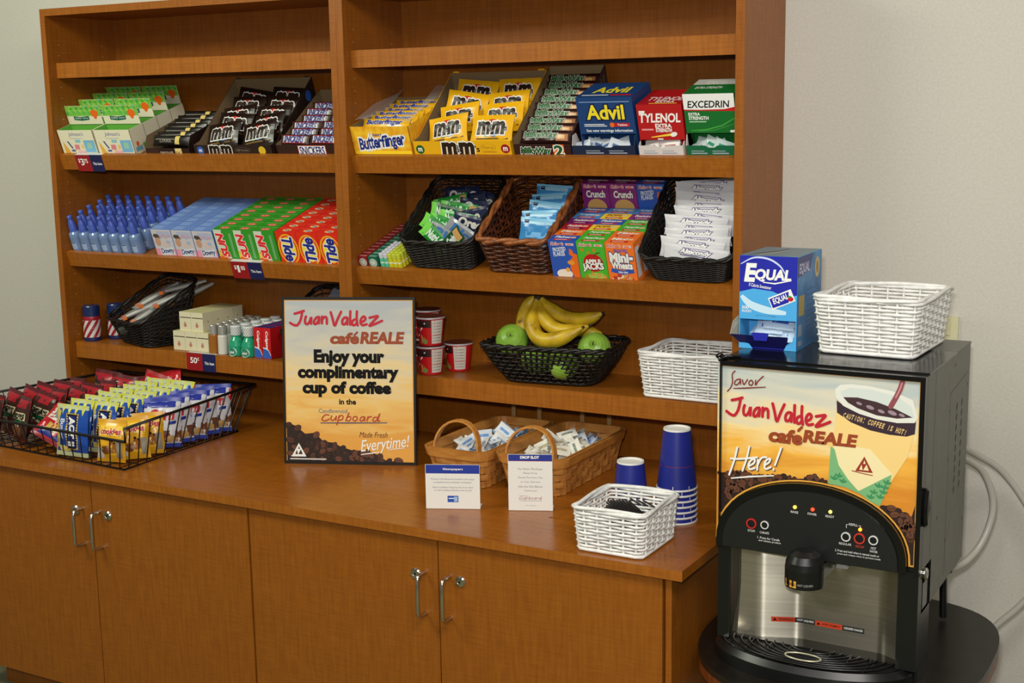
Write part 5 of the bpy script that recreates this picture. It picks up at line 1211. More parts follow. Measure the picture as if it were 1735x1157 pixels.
for bx, y0, prs, lab, grp in sets:
    n = 0
    for i in range(70):
        lx = rnd.uniform(-.046, .046); ly = rnd.uniform(.04, .30); top_z = .070+.028*math.sin(PI*min(1, max(0, (ly-.02)/.28)))*(1-(lx/.09)**2)
        lvl = i/69; z = .022+(top_z-.024)*lvl
        k = 2 if (ly > .2 and lx > -.01) else rnd.choice((0, 1)); o = prs[k] if not prs[k].get('used') else dup(prs[k]); prs[k]['used'] = 1
        setm(o, (bx+lx, y0+ly, CZ+z), -1.2+rnd.uniform(-.5, .9), rnd.uniform(-.7, .7), rnd.uniform(-1.4, 1.4)); tag(o, lab, 'packet', grp)
    for q in prs:
        if not q.get('used'): bpy.data.objects.remove(q)
for o in sc.objects:
    if 'used' in o: del o['used']

# ================================================================ paper cups
def paper_cup():
    t = thing('paper_cup', 'x', 'cup', group='blue paper cups'); mb = MB(); cb = noisy('cup_blue', [(.3, (28, 36, 120)), (.7, (36, 46, 136))], (1, 1, 1), 8, 2, .35); wc = M((222, 220, 212), .45)
    H = .138                                        # upside down: rim on the counter, base up
    R = lambda z: .0455-.0145*(z/H)
    mb.lathe([(R(.004), .004), (R(H-.004), H-.004)], cb, (0, 0, 0), 28, cap=False)
    mb.lathe([(R(H-.004), H-.004), (R(H)-.0004, H), (R(H)-.004, H), (R(H)-.0045, H-.0035), (.0001, H-.0038)], wc, (0, 0, 0), 28, cap=False)
    f = lambda a, b, l=0: Vector((math.sin(a/.042+.35)*(R(b)+l*EPS), -math.cos(a/.042+.35)*(R(b)+l*EPS), b))
    for k in range(-3, 4): mb.rect(f, (k*.036, .0048, k*.036+.0014, .0118), wc, 1)
    mb.add([f(.008*i, z, 1) for z in (.0545, .0560) for i in range(-16, 17)], [(i, i+1, i+34, i+33) for i in range(32)], M((120, 30, 60), .5))
    mb.text(f, 'express start', (.000, .060, .050, .072), M((196, 200, 226), .5), 2, .01, .2, None, 0, 1.05)
    mb.build('cup_wall', t); mb = MB(); mb.lathe([(R(0)-.0004, .001), (R(0)+.0004, .0), (R(0)+.0016, .0), (R(0)+.002, .002), (R(0)+.0010, .0042), (R(0)-.0003, .004)], wc, (0, 0, 0), 28, cap=False); mb.build('rolled_rim', t); return t
p_ = paper_cup(); nC = 7
names_ = ['bottom cup of the tall stack', 'second cup from the bottom of the tall stack', 'third cup from the bottom of the tall stack', 'fourth cup from the bottom of the tall stack', 'third cup from the top of the tall stack', 'second cup from the top of the tall stack', 'top cup of the tall stack, fully in view']
for i in range(nC):
    o = p_ if i == 0 else dup(p_); o.location = (2.155, -.178, KZ+i*.0128); o.rotation_euler.z = i*.4; o['label'] = 'blue upside down paper cup, '+names_[i]
o = dup(p_); o.location = (2.060, -.222, KZ); o.rotation_euler.z = -.5; o['label'] = 'single blue upside down paper cup behind the white basket of stirrers'

# ================================================================ white basket with stirrers
t = thing('wicker_basket', 'white wicker basket of black stirrers on the counter near its right end', 'basket')
wicker(t, None, .150, .172, .164, .186, .094, .094, 13, 22, .0030, WICK_W, .0030, .010, .0046, None, .0030, tw=.28); setm(t, (2.124, -.385, KZ))
mb = MB(); mb.tube([(0, 0, -.058), (0, 0, .058)], .0021, BLACK, 6); p_ = mb.build('stir_stick'); rnd = random.Random(8)
i = 0
for lay_ in range(7):
    ja = rnd.uniform(-.10, .10)
    for k in range(9):
        o = p_ if i == 0 else dup(p_); i += 1; a = .72+ja; q = (k-4)*.0062; sh = rnd.uniform(-.012, .012)
        o.location = (2.122+q*math.cos(a)+sh*math.sin(a), -.388+q*math.sin(a)-sh*math.cos(a), KZ+.046+lay_*.0058); o.rotation_euler = (1.545, 0, a)
        tag(o, 'thin black stir stick heaped in the white basket on the counter', 'stir stick', 'black stir sticks')
for k in range(3):
    o = dup(p_); o.location = (2.150+k*.015, -.392, KZ+.0985); o.rotation_euler = (1.40, 0, .62)
    tag(o, 'black stir stick lying on top towards the right rim, %s of three' % ['left', 'middle', 'right'][k], 'stir stick', 'black stir sticks')
# ================================================================ side table
t = thing('side_table', 'low dark side table with rounded top under the coffee machine', 'table', (2.56, -.25, 0)); org = (2.56, -.25, 0); TZ = .525
out = []
cx_, cy_, hx, hy = 2.568, -.245, .292, .330
for i in range(56):
    a = 2*PI*i/56; c, s = math.cos(a), math.sin(a); e = .62 if s > 0 else .85
    x, y = cx_+hx*math.copysign(abs(c)**e, c), cy_+hy*math.copysign(abs(s)**e, s); out.append((x, min(y, .086)))
blk = noisy('black_laminate', [(.3, (18, 14, 12)), (.7, (28, 22, 18))], (1, 1, 1), 30, 3, .34)
red_w = wood('cherry_wood', (92, 42, 16), (124, 62, 26), 'x', .35)
sc_ = lambda k, z: [(cx_+(x-cx_)*k, cy_+(y-cy_)*k, z) for x, y in out]
mb = MB(); mb.prism(sc_(1, TZ-.014), (0, 0, .014), blk, True); mb.build('table_top', t, org)
mb = MB(); mb.prism(sc_(1.0, TZ-.036), (0, 0, .0215), red_w, True); mb.build('edge_band', t, org)
mb = MB(); mb.prism(sc_(.93, TZ-.11), (0, 0, .0735), red_w, True); mb.build('apron', t, org)
for x, y in ((2.40, -.47), (2.74, -.47), (2.42, .0), (2.72, .0)):
    mb = MB(); mb.lathe([(.016, .0005), (.016, .02), (.022, .2), (.026, TZ-.111)], red_w, (x, y, 0), 14); mb.build('leg', t, org)

# ================================================================ coffee machine
MF = -.42; X0, X1, MZ0, MZ1 = 2.349, 2.753, TZ+.0005, 1.1434
SK = ((0.382556, 0.031367, -839.450737), (0.217585, -0.069488, 706.263798), (-0.007197, -0.433511, 84.595719))      # sketch grid of the printed front: linear forms in (u, v, 1)
def PX(u, v, y=MF):
    """turns a point of the flat sketch of the front into x, z on the plane at depth y"""
    a, b, c = (k[0]*u+k[1]*v+k[2] for k in SK); q = (y+2.9159)/b
    return (3.2974+a*q, 1.6475+c*q)
CPX = lambda x, y: PX(1190+x/3.7325, 590+y/3.7325)
t = thing('coffee_machine', 'black coffee dispenser with a printed coffee cup front on the side table', 'coffee machine', (X0, MF, MZ0)); org = (X0, MF, MZ0)
GRY = noisy('charcoal_enamel', [(.3, (92, 91, 82)), (.7, (100, 99, 90))], (1, 1, 1), 40, 2, .42)
GBL = M((12, 12, 12), .16, name='gloss_black'); GB2 = M((16, 17, 16), .3)
BK = -.012
mb = MB(); mb.box((X0, MF+.028, .7585), (X1, BK, MZ1-.004), GRY); mb.box((X0, MF+.101, .668), (X1, BK, .7585), GRY); mb.box((X1-.02, MF+.0285, .668), (X1, MF+.101, .7585), GRY)
s = Fr((X1, 0, 0), (0, 1, 0), (0, 0, 1))
dl = M((24, 24, 22), .5)
for p in ([(-.196, 1.066), (-.196, .686)], [(-.196, 1.066), (-.030, 1.082)], [(-.335, .668), (-.335, 1.139)]): mb.stroke(s, p, .0022, dl, 1)
for y, z in ((-.16, 1.118), (-.03, 1.055), (-.198, 1.03), (-.198, .93), (-.198, .76), (-.03, .76), (-.28, .83)): mb.ell(s, y, z, .0042, .0042, dl, 2, 10)
for c in range(2):
    for r in range(9): mb.ell(s, -.130+c*.050, 1.026-r*.022, .0050, .0088, M((20, 20, 18), .6), 2, 10, -.5)
mb.build('body', t, org)
mb = MB(); mb.box((X0-.001, MF+.026, MZ1-.004), (X1+.001, BK-.14, MZ1), GBL); mb.box((X0-.001, BK-.138, MZ1-.004), (X1+.001, BK, MZ1), GRY); mb.build('top_plate', t, org)
mb = MB(); mb.poly(s, [(-.19, .715), (-.19, .75), (-.14, .80), (-.105, .80), (-.105, .745), (-.15, .700)], M((120, 116, 108), .6), 2); st = mb.build('rating_label', t, org)
mb = MB(); mb.rect(s, (-.385, .675, -.345, .728), M((118, 120, 116), .5), 2); mb.build('barcode_label', t, org)
mb = MB(); mb.lathe([(.006, -.001), (.0125, 0), (.0125, .004), (.009, .007), (.003, .007), (.003, .005), (.0001, .005)], CHROME, (X1, -.378, .746), 16, ax='x'); mb.build('side_lock', t, org)
mb = MB()
mb.lathe([(.034, 0), (.036, .004), (.030, .010), (.0001, .013)], GBL, (0, 0, 0), 20, ax='x')
mb.v = [(x, y*.42, z*1.1) for x, y, z in mb.v]; o = mb.build('side_knob', t); o.location = (X1-X0, .018, .885-MZ0)
# front bezel with arch
AX, AB, AH, AZ = 2.5385, .196, .141, .772
GX0, GX1, GZ1 = 2.3565, 2.7405, 1.1315
arch = lambda k, n=28: [(AX-AB*k*math.cos(PI*i/n), AZ+AH*k*math.sin(PI*i/n)**.92) for i in range(n+1)]
mb = MB()
mb.box((X0, MF+.006, .7585), (X1, MF+.028, MZ1-.004), GB2)
for a, b in (((X0, MF-.004, GZ1), (X1, MF+.006, MZ1-.003)), ((X0, MF-.004, .752), (GX0-.004, MF+.006, GZ1)), ((GX1+.003, MF-.004, .752), (X1, MF+.006, GZ1))): mb.box(a, b, GBL)
mb.build('front_bezel', t, org)
# printed panel
f = Fr((0, MF+.003, 0), (1, 0, 0), (0, 0, 1))
mb = MB(); gold = M((226, 164, 60), .45)
A1 = arch(1.0); A2 = arch(.985)
SKYM = noisy('printed_sunset_panel', [(.34, (214, 136, 34)), (.46, (240, 180, 66)), (.56, (240, 214, 150)), (.68, (214, 208, 184)), (.84, (180, 190, 186))], (3, 3, 13), 1.7, 3, .5, 0, ('Z', AZ-MZ0+.06, GZ1-MZ0, .62), 0, 1.3)
def around(A, x0, x1, z0, z1, mt, l):
    """panel with an arch cut out, laid as quads from the arch up"""
    for (a, b), (c, d) in zip(A, A[1:]): mb.poly(f, [(a, b), (c, d), (c, z1), (a, z1)], mt, l)
    mb.rect(f, (x0, z0, A[0][0], z1), mt, l); mb.rect(f, (A[-1][0], z0, x1, z1), mt, l)
around(A2, GX0-.004, GX1+.003, AZ-.003, GZ1, gold, 1)
around(arch(1.0), GX0-.0015, GX1+.0005, AZ, GZ1-.0025, SKYM, 2)
# beans, left heap and right heap
rnd = random.Random(12)
def outside(x, z, k=1.06): return ((x-AX)/(AB*k))**2+((z-AZ)/(AH*k))**2 > 1
lt = [(100, 775), (250, 770), (330, 800), (440, 800), (500, 792), (580, 815), (650, 815), (700, 795), (770, 830), (800, 850)]
rt = [(1100, 1020), (1160, 985), (1230, 1020), (1320, 1060)]
bp = []
for i in range(3000):
    x, y = rnd.uniform(95, 790), rnd.uniform(770, 1240); yt = [b[1]+(c[1]-b[1])*(x-b[0])/(c[0]-b[0]) for b, c in zip(lt, lt[1:]) if b[0] <= x <= c[0]]
    q = CPX(x, y)
    if yt and y > yt[0]+14 and outside(q[0], q[1], 1.035) and q[0] > GX0+.005 and q[1] > AZ+.003: bp.append(q)
LB = M((44, 24, 20), .5)
mb.poly(f, [CPX(x, y+12) for x, y in lt]+A1[:15][::-1]+[(GX0-.001, AZ+.001)], LB, 3)
mb.poly(f, [CPX(x, y+12) for x, y in rt]+[(GX1, AZ+.12), (GX1, AZ+.001)]+A1[22:][::-1], LB, 3)
beans(mb, f, [CPX(x+4, y+16) for x, y in lt]+bp[:230], 4, .0058, rnd)
bp = []
for i in range(1500):
    x, y = rnd.uniform(1090, 1330), rnd.uniform(990, 1360); yt = [b[1]+(c[1]-b[1])*(x-b[0])/(c[0]-b[0]) for b, c in zip(rt, rt[1:]) if b[0] <= x <= c[0]]
    q = CPX(x, y)
    if yt and y > yt[0]+14 and outside(q[0], q[1], 1.045) and q[0] < GX1-.006: bp.append(q)
beans(mb, f, bp[:80], 4, .0080, rnd)
mb.stroke(f, arch(.997), .0032, gold, 13)
# printed cup of coffee
C = lambda pts: [CPX(*p) for p in pts]
cupc = M((240, 206, 130), .5)
mb.poly(f, C([(846, 400), (1345, 520), (1290, 700), (1190, 850), (1110, 990), (985, 905), (880, 820), (826, 640)]), cupc, 14)
mb.poly(f, C([(830, 600), (1060, 640), (1200, 800), (1110, 960), (985, 900), (830, 760)]), M((240, 224, 170), .5), 15)
mb.poly(f, C([(810, 620), (835, 640), (860, 740), (920, 830), (985, 905), (1095, 850), (1195, 800), (1185, 860), (1120, 1000), (1060, 970), (1000, 925), (900, 880), (795, 858)]), M((120, 178, 120), .5), 16)
for x, y in ((830, 830), (860, 815), (885, 850), (1080, 920), (1110, 880), (1140, 920), (1165, 860), (1060, 950), (1120, 950), (1150, 890)):
    for a in (.4, 1.3, 2.4): q = CPX(x, y); mb.ell(f, q[0]+.004*math.cos(a), q[1]+.004*math.sin(a), .0055, .0022, M((60, 140, 86), .5), 17, 10, a)
mb.poly(f, C([(848, 330), (900, 370), (990, 415), (1100, 450), (1200, 468), (1350, 468), (1342, 545), (1290, 560), (1180, 548), (1060, 520), (940, 470), (850, 408)]), M((50, 30, 44), .5), 18)
mb.poly(f, C([(838, 260), (870, 232), (940, 228), (1050, 240), (1200, 272), (1330, 330), (1362, 440), (1340, 474), (1230, 474), (1100, 450), (990, 415), (890, 365), (840, 310)]), M((222, 222, 210), .5), 19)
mb.poly(f, C([(870, 275), (930, 250), (1060, 262), (1230, 305), (1320, 370), (1340, 440), (1230, 446), (1100, 425), (980, 380), (900, 330)]), M((206, 214, 206), .5), 20)
mb.poly(f, C([(890, 310), (980, 312), (1100, 340), (1220, 385), (1330, 440), (1230, 446), (1100, 425), (980, 380), (920, 345)]), M((60, 36, 40), .5), 21)
for x, y, r in ((990, 350, .006), (1060, 375, .008), (1130, 400, .007), (1200, 410, .009), (1260, 425, .006)): q = CPX(x, y); mb.ell(f, q[0], q[1], r, r*.45, M((150, 130, 140), .5), 22, 12, -.3)
mb.stroke(f, C([(1265, 212), (1250, 260), (1225, 310), (1190, 370)]), .010, M((140, 70, 76), .5), 23); mb.stroke(f, C([(1262, 220), (1248, 262), (1222, 312)]), .003, M((190, 130, 130), .5), 24)
for i, ch in enumerate('CAUTION: COFFEE IS HOT!'):
    if ch == ' ': continue
    u = i/22; x = 898+u*385; y = 425+110*u-8*math.sin(PI*u)+6*math.sin(PI*u); q = CPX(x, y)
    mb.text(f, ch, (q[0]-.0020 if ch not in 'I!:' else q[0]-.0006, q[1]-.0050, q[0]+.0020 if ch not in 'I!:' else q[0]+.0006, q[1]+.0050), M((226, 190, 120), .5), 22, .03, .15, None, 0, -.26)
q = CPX(1022, 740); mountain_mark(mb, f, q[0], q[1], .017, M((150, 50, 30), .5), M((240, 224, 170), .5), 22); mb.stroke(f, C([(945, 775), (1010, 792), (1075, 806)]), .0016, M((150, 50, 30), .5), 22)
# words
k_ = (820-150)/(716-125)
for s_ in JUAN: mb.stroke(f, [CPX(152+(x-125)*1.108, 300+(y-150)*1.30+(x-125)*.150) for x, y in smooth_(s_)], .0060, JR, 26)
def slant(txt, xa, ya, xb, yb, hh, mt, bold, shear=.15):
    a, b = CPX(xa, ya), CPX(xb, yb); L_ = math.hypot(b[0]-a[0], b[1]-a[1]); an = math.atan2(b[1]-a[1], b[0]-a[0]); c = ((a[0]+b[0])/2, (a[1]+b[1])/2)
    mb.text(f, txt, (c[0]-L_/2, c[1]-hh/2, c[0]+L_/2, c[1]+hh/2), mt, 26, bold, shear, None, 0, an)
slant('cafe', 424, 545, 625, 570, .026, CRL, .05, .1); mb.stroke(f, [CPX(606, 522), CPX(628, 500)], .0055, CRL, 26); slant('REALE', 640, 555, 975, 590, .0225, CRL, .05)
sv = M((120, 36, 26), .5)
for p in ([(205, 145), (188, 165), (190, 210), (180, 245), (158, 272)], [(238, 195), (215, 200), (202, 222), (216, 232), (234, 215), (240, 198), (240, 228)], [(252, 200), (262, 230), (284, 198)], [(310, 202), (296, 210), (294, 228), (308, 234), (320, 220), (312, 204)], [(336, 202), (336, 234), (350, 210), (384, 178)]): mb.stroke(f, [CPX(*q) for q in smooth_(p)], .0026, sv, 26)
mb.stroke(f, [CPX(*q) for q in ((195, 254), (270, 252), (400, 246))], .0026, sv, 26, True)
for off, mt, l in ((5, M((70, 44, 34), .5), 26), (0, WHITE, 28)):
    for p in ([(220, 628), (200, 710), (168, 800)], [(296, 622), (278, 700), (252, 775)], [(178, 698), (240, 700), (345, 690)], [(300, 742), (325, 726), (330, 704), (310, 706), (292, 736), (298, 765), (330, 758)], [(350, 705), (345, 770)], [(350, 735), (366, 702), (384, 690), (404, 690)], [(396, 738), (420, 722), (428, 700), (408, 704), (392, 732), (398, 764), (432, 752)], [(498, 630), (476, 690), (458, 740)], [(448, 764), (450, 770)]):
        mb.stroke(f, [CPX(x+off, y+off) for x, y in smooth_(p)], .0040, mt, l)
mb.stroke(f, [CPX(*q) for q in ((180, 822), (300, 812), (452, 806))], .0036, WHITE, 28, True)
mb.build('printed_panel', t, org)
# control arch
mb = MB(); n = 28
A = arch(.978); A3 = arch(.90)
P0 = [(x, MF-.010, z) for x, z in A]+[(A[-1][0], MF-.010, .758), (A[0][0], MF-.010, .758)]
mb.prism(P0, (0, .018, 0), GBL)
mb.build('arch_frame', t, org)
mb = MB(); P0 = [(AX+(x-AX), MF-.0135, z-.004) for x, z in A3]+[(A3[-1][0], MF-.0135, .760), (A3[0][0], MF-.0135, .760)]
mb.prism(P0, (0, .0034, 0), M((20, 22, 20), .42))
g = Fr((0, MF-.0135, 0), (1, 0, 0), (0, 0, 1)); lw = M((210, 210, 206), .5)
def lab(txt, u, v, wd, hh, mt=lw, an=0.): c = PX(u, v, MF-.0135); mb.text(g, txt, (c[0]-wd/2, c[1]-hh/2, c[0]+wd/2, c[1]+hh/2), mt, 1, .01, 0, None, 0, an)
lab('RINSE', 1346, 867.5, .015, .0045); lab('POWER', 1376, 871, .018, .0045); lab('READY', 1406, 875, .017, .0045); lab('STOP!', 1273, 899, .015, .0045); lab('CARAFE', 1295, 902.5, .019, .0045)
lab('REFILL', 1446, 889, .017, .0045); lab('REGULAR', 1432, 921.5, .024, .0045); lab('DECAF', 1457, 926, .016, .0045, M((200, 50, 40), .5)); lab('HOT', 1480, 929, .010, .0045); lab('WATER', 1480, 934.5, .015, .0045)
lab('1. Press for Carafe', 1302, 912.5, .046, .0046); lab('and release product', 1304, 918, .046, .0046)
lab('2. Press and hold when in manual mode or', 1454, 936.5, .092, .0046) if 0 else lab('2. Press and hold when in manual mode or', 1452, 937, .086, .0044); lab('press and release when in portion mode', 1455, 943, .084, .0044)
for p in ([(1434, 894), (1434, 888.5), (1437, 888.8)], [(1455, 890.5), (1458, 891), (1458, 894)]): mb.stroke(g, [PX(*q, MF-.0135) for q in p], .0011, lw, 1)
mb.build('control_panel', t, org)
for u, v, r, mt in ((1273.5, 886.5, .0098, M((190, 36, 30), .4)), (1296, 889, .0078, lw), (1433.5, 909, .0086, lw), (1456.5, 912, .0100, M((196, 52, 36), .4)), (1480, 915, .0086, lw)):
    mb = MB(); c = PX(u, v, MF-.0135); mb.lathe([(r*.80, 0), (r*.80, .0025), (.0001, .0030)], M((20, 20, 20), .3), (c[0], MF-.0135, c[1]), 18, ax='y')
    mb.lathe([(r*.82, 0), (r*.82, .003), (r*1.08, .003), (r*1.08, 0)], mt, (c[0], MF-.0135, c[1]), 22, ax='y'); mb.build('button', t, org)
for u, v, mt in ((1347, 859, M((255, 190, 60), .3, 0, 3.)), (1377, 863, M((255, 50, 24), .3, 0, 4.)), (1407, 867, M((226, 216, 90), .3, 0, 2.)), (1457.5, 897, M((255, 120, 30), .3, 0, 4.))):
    mb = MB(); c = PX(u, v, MF-.0135); mb.lathe([(.0036, 0), (.0034, .002), (.002, .0034), (.0001, .0038)], mt, (c[0], MF-.0135, c[1]), 12, ax='y'); mb.build('indicator_light', t, org)
# pillars, splash panel, tray
SPLASH = noisy('splash_steel', [(.3, (190, 184, 166)), (.7, (206, 200, 182))], (2, 2, 150), 1, 2, .34, 0, metal=1)
_b = SPLASH.node_tree.nodes['Principled BSDF']; _t = SPLASH.node_tree.nodes.new('ShaderNodeTangent'); _t.direction_type = 'RADIAL'; _t.axis = 'Z'
SPLASH.node_tree.links.new(_t.outputs[0], _b.inputs['Tangent']); _b.inputs['Anisotropic'].default_value = .92; _b.inputs['Anisotropic Rotation'].default_value = .25
WX0, WX1 = 2.374, 2.714
for a, b in ((X0, WX0), (WX1, X1)):
    mb = MB(); mb.box((a, MF-.002, MZ0+.035), (b, MF+.10, .758), GB2); mb.build('front_pillar', t, org)
mb = MB(); nn = 90; vs_ = []
kn = [(0, .030), (.16, .033), (.38, .062), (.88, .060), (1, .036)]
def sheet(u):
    for (a, p), (b, q) in zip(kn, kn[1:]):
        if u <= b: return p+(q-p)*(u-a)/(b-a)
    return kn[-1][1]
for z, k in ((.7585, 1), (.545, 1)):
    for i in range(nn+1):
        u = i/nn; vs_.append((WX0+(WX1-WX0)*u, MF+sum(sheet(min(1, max(0, u+(j-4)*.006))) for j in range(9))/9, z))
mb.add(vs_, [(i, i+1, nn+2+i, nn+1+i) for i in range(nn)], SPLASH, True)
mb.build('splash_panel', t, org)
mb = MB(); mb.add([(WX0+.0005, MF+.003, .545), (WX0+.0005, MF+.003, .7585), (WX0+.022, MF+.050, .7585), (WX0+.008, MF+.044, .545)], [(0, 1, 2, 3)], STEEL); mb.build('splash_wing', t, org)
sf = Fr((0, MF+.034, 0), (1, 0, 0), (0, -.18, 1))
mb = MB(); q0, q1 = PX(1300, 1050, MF+.040), PX(1458, 1075, MF+.040); wz = (q0[1]+q1[1])/2-.0
W_ = q1[0]-q0[0]-.006; wx0 = q0[0]+.008
def wf(a, b, l=0):
    u = (wx0+a-WX0)/(WX1-WX0); return Vector((wx0+a, MF+sum(sheet(min(1, max(0, u+(j-4)*.006))) for j in range(9))/9-.0005-l*EPS, .594+b))
wf.curved = True; seg = [(0, .24, ORG, 'WARNING', INK), (.24, .46, INK, 'HOT LIQUIDS', WHITE), (.46, .76, ORG, 'AVERTISSEMENT', INK), (.76, 1, INK, 'LIQUIDES CHAUDS', WHITE)]
oc = M((206, 66, 30), .45)
for a, b, m_, tx, tm in seg:
    mb.rect(wf, (a*W_, 0, b*W_, .0105), oc if m_ is ORG else M((40, 42, 40), .4), 1); mb.text(wf, tx, (a*W_+.004+(.010 if m_ is ORG else 0), .0028, b*W_-.003, .0078), tm, 2, .015)
    if m_ is ORG: mb.poly(wf, [(a*W_+.003, .0025), (a*W_+.011, .0025), (a*W_+.007, .0085)], INK, 2)
mb.build('warning_strip', t, org)
mb = MB(); SXc, SY = 2.543, MF-.040
prof = [(.0385, .716), (.0390, .722), (.0390, .752), (.037, .765), (.030, .778), (.018, .786), (.0001, .789)]
mb.lathe(prof, GB2, (SXc, SY, 0), 26); mb.box((SXc-.030, SY, .722), (SXc+.030, MF+.066, .7525), GB2)
f2 = lambda a, b, l=0: Vector((SXc+math.sin(a/.039)*(.0392+l*EPS), SY-math.cos(a/.039)*(.0392+l*EPS), b))
mb.rect(f2, (-.034, .719, -.018, .733), gold, 1) ; mb.rect(f2, (-.018, .719, -.005, .733), gold, 1); mb.text(f2, 'WARNING', (-.032, .7235, -.007, .7285), INK, 3, .01); mb.text(f2, 'HOT LIQUIDS', (-.002, .7235, .028, .7285), M((170, 170, 166), .5), 3, .0)
mb.build('spout', t, org)
mb = MB(); mb.box((SXc+.048, MF+.01, .742), (SXc+.070, MF+.045, .7525), M((150, 150, 146), .3)); mb.build('switch_tab', t, org)
# drip tray: half-ellipse foot
mb = MB(); TX, TA, TB = 2.5435, .203, .112; ty0 = MF+.020
ov = lambda k, z, n=24: [(TX+TA*k*math.cos(PI+PI*i/n), ty0+TB*k*math.sin(PI+PI*i/n), z) for i in range(n+1)]
mb.prism(ov(1.0, MZ0), (0, 0, .024), GB2, True); mb.box((X0, ty0, MZ0), (X1, MF+.10, MZ0+.034), GB2)
O1, I1 = ov(1.0, MZ0+.024), ov(.93, MZ0+.036); n = len(O1)
mb.add(O1+I1, [(i, i+1, n+i+1, n+i) for i in range(n-1)], GB2, True)
mb.build('drip_base', t, org)
mb = MB(); I2 = ov(.92, MZ0+.0365); I3 = ov(.84, MZ0+.030); mb.add(I2+I3, [(i, i+1, n+i+1, n+i) for i in range(n-1)], STEEL, True)
mb.add(ov(.84, MZ0+.030), [tuple(range(n))], M((10, 10, 10), .5)); mb.build('drip_trough', t, org)
mb = MB()
for k in range(8):
    r_ = .22+.085*k; mb.tube([(p[0], p[1], MZ0+.036) for p in ov(r_*1.0, 0, 18)], .0026, M((14, 14, 14), .3), 5)
for i in range(7):
    x = TX-.12+i*.04; yy = ty0-TB*.82*math.sqrt(max(0, 1-((x-TX)/(TA*.84))**2)); mb.tube([(x, ty0, MZ0+.0345), (x, yy, MZ0+.0345)], .002, M((14, 14, 14), .3), 5)
mb.build('drip_grill', t, org)
mb = MB(); mb.tube([(TX+.0+.036*math.cos(2*PI*i/28), ty0-.062+.017*math.sin(2*PI*i/28), MZ0+.0405) for i in range(28)], .0017, M((206, 200, 170), .3, .4), 6, True); mb.build('tray_emblem', t, org)
for x in (X0+.03, X1-.03):
    mb = MB(); mb.tube([(x, BK-.04, .668), (x, BK-.02, MZ0+.006)], .008, BLACK, 8); mb.build('rear_leg', t, org)
mb = MB(); mb.box((X0+.02, MF+.10, MZ0), (X1-.03, MF+.115, .668), GB2); mb.build('rear_panel', t, org)
mb = MB(); mb.tube([(X0+.006, MF+.02, MZ1-.004), (X0-.004, MF+.005, MZ1+.008), (X0-.010, MF+.006, MZ1+.003)], .005, GBL, 8); mb.tube([(X0-.006, MF+.006, MZ1-.004), (X0+.010, MF+.004, MZ1+.006), (X0+.03, MF+.03, MZ1+.002)], .0035, GBL, 8); mb.build('hinge_clip', t, org)

# water hoses
hose = M((176, 174, 162), .3)
def hose_thing(pts, label):
    mb = MB(); P = [Vector(p) for p in pts]; S_ = []
    for i in range(len(P)-1):
        p0, p1, p2, p3 = P[max(i-1, 0)], P[i], P[i+1], P[min(i+2, len(P)-1)]
        for k in range(8):
            u = k/8; S_.append(.5*(2*p1+(p2-p0)*u+(2*p0-5*p1+4*p2-p3)*u*u+(-p0+3*p1-3*p2+p3)*u**3))
    S_.append(P[-1]); mb.tube(S_, .0078, hose, 10)
    o = mb.build('water_hose', None, tuple(P[0])); tag(o, label, 'hose', 'water hoses behind the coffee machine')
def H3(u, v, y): q = PX(u, v, y); return (q[0], y, q[1])
hose_thing([H3(1618, 772, -.005), H3(1640, 780, .06), H3(1664, 798, .10), H3(1680, 835, .12), H3(1681, 872, .12), H3(1664, 918, .10), H3(1638, 950, .06), H3(1608, 966, -.005)], 'inner clear braided hose looping out of the back of the coffee machine')
hose_thing([H3(1618, 752, -.005), H3(1650, 768, .10), H3(1695, 796, .16), H3(1735, 848, .18), H3(1768, 915, .17), H3(1762, 985, .17), H3(1726, 1028, .16), H3(1688, 1060, .15), H3(1650, 1100, .15), H3(1640, 1180, .16)], 'outer clear braided hose bowing wide from the machine and dropping behind the table')

# ================================================================ on top of the machine
TOPZ = MZ1+.0004
BQ = M((74, 168, 226), .4); BQ2 = M((26, 34, 160), .4)
t = thing('sweetener_dispenser_box', 'tall blue sweetener dispenser box standing on top of the coffee machine', 'dispenser box', (2.338, -.286, TOPZ), R_(1)); w_, d_, h_ = .122, .175, .194
mb = MB(); sp = .062; sidem = noisy('blue_side_print', [(.35, (60, 110, 160)), (.65, (80, 140, 190))], (1, 1, 1), 24, 3, .45)
mb.box((0, 0, sp), (w_, d_, h_), BQ); mb.box((0, .06, 0), (w_, d_, sp), BQ); mb.box((0, 0, 0), (.0016, .06, sp), BQ); mb.box((w_-.0016, 0, 0), (w_, .06, sp), BQ)
f = FX(0, 0, 0); mb.poly(f, [(0, .118), (.03, .126), (.07, .122), (.1, .110), (w_, .116), (w_, h_), (0, h_)], BQ2, 1)
mb.stroke(f, smooth_([(.002, .176), (.03, .190), (.062, .188), (.086, .174), (.098, .156)]), .004, M((200, 210, 240), .4), 2, True)
mb.stroke(f, smooth_([(.004, .110), (.025, .092), (.06, .082), (.10, .078)]), .016, M((196, 226, 240), .4), 2, True)
mb.text(f, 'E', (.012, .142, .034, .176), WHITE, 4, .05, .15); mb.text(f, 'QUAL', (.034, .142, .108, .166), WHITE, 4, .045, .15); mb.stroke(f, [(.05, .140), (.075, .138), (.110, .146)], .003, WHITE, 4, True)
mb.text(f, '0 Calorie Sweetener', (.020, .128, .068, .135), WHITE, 4, .01, .1, None, 0, -.12)
rr = lambda pts: [(.090+x*math.cos(.42)-y*math.sin(.42), .106+x*math.sin(.42)+y*math.cos(.42)) for x, y in pts]
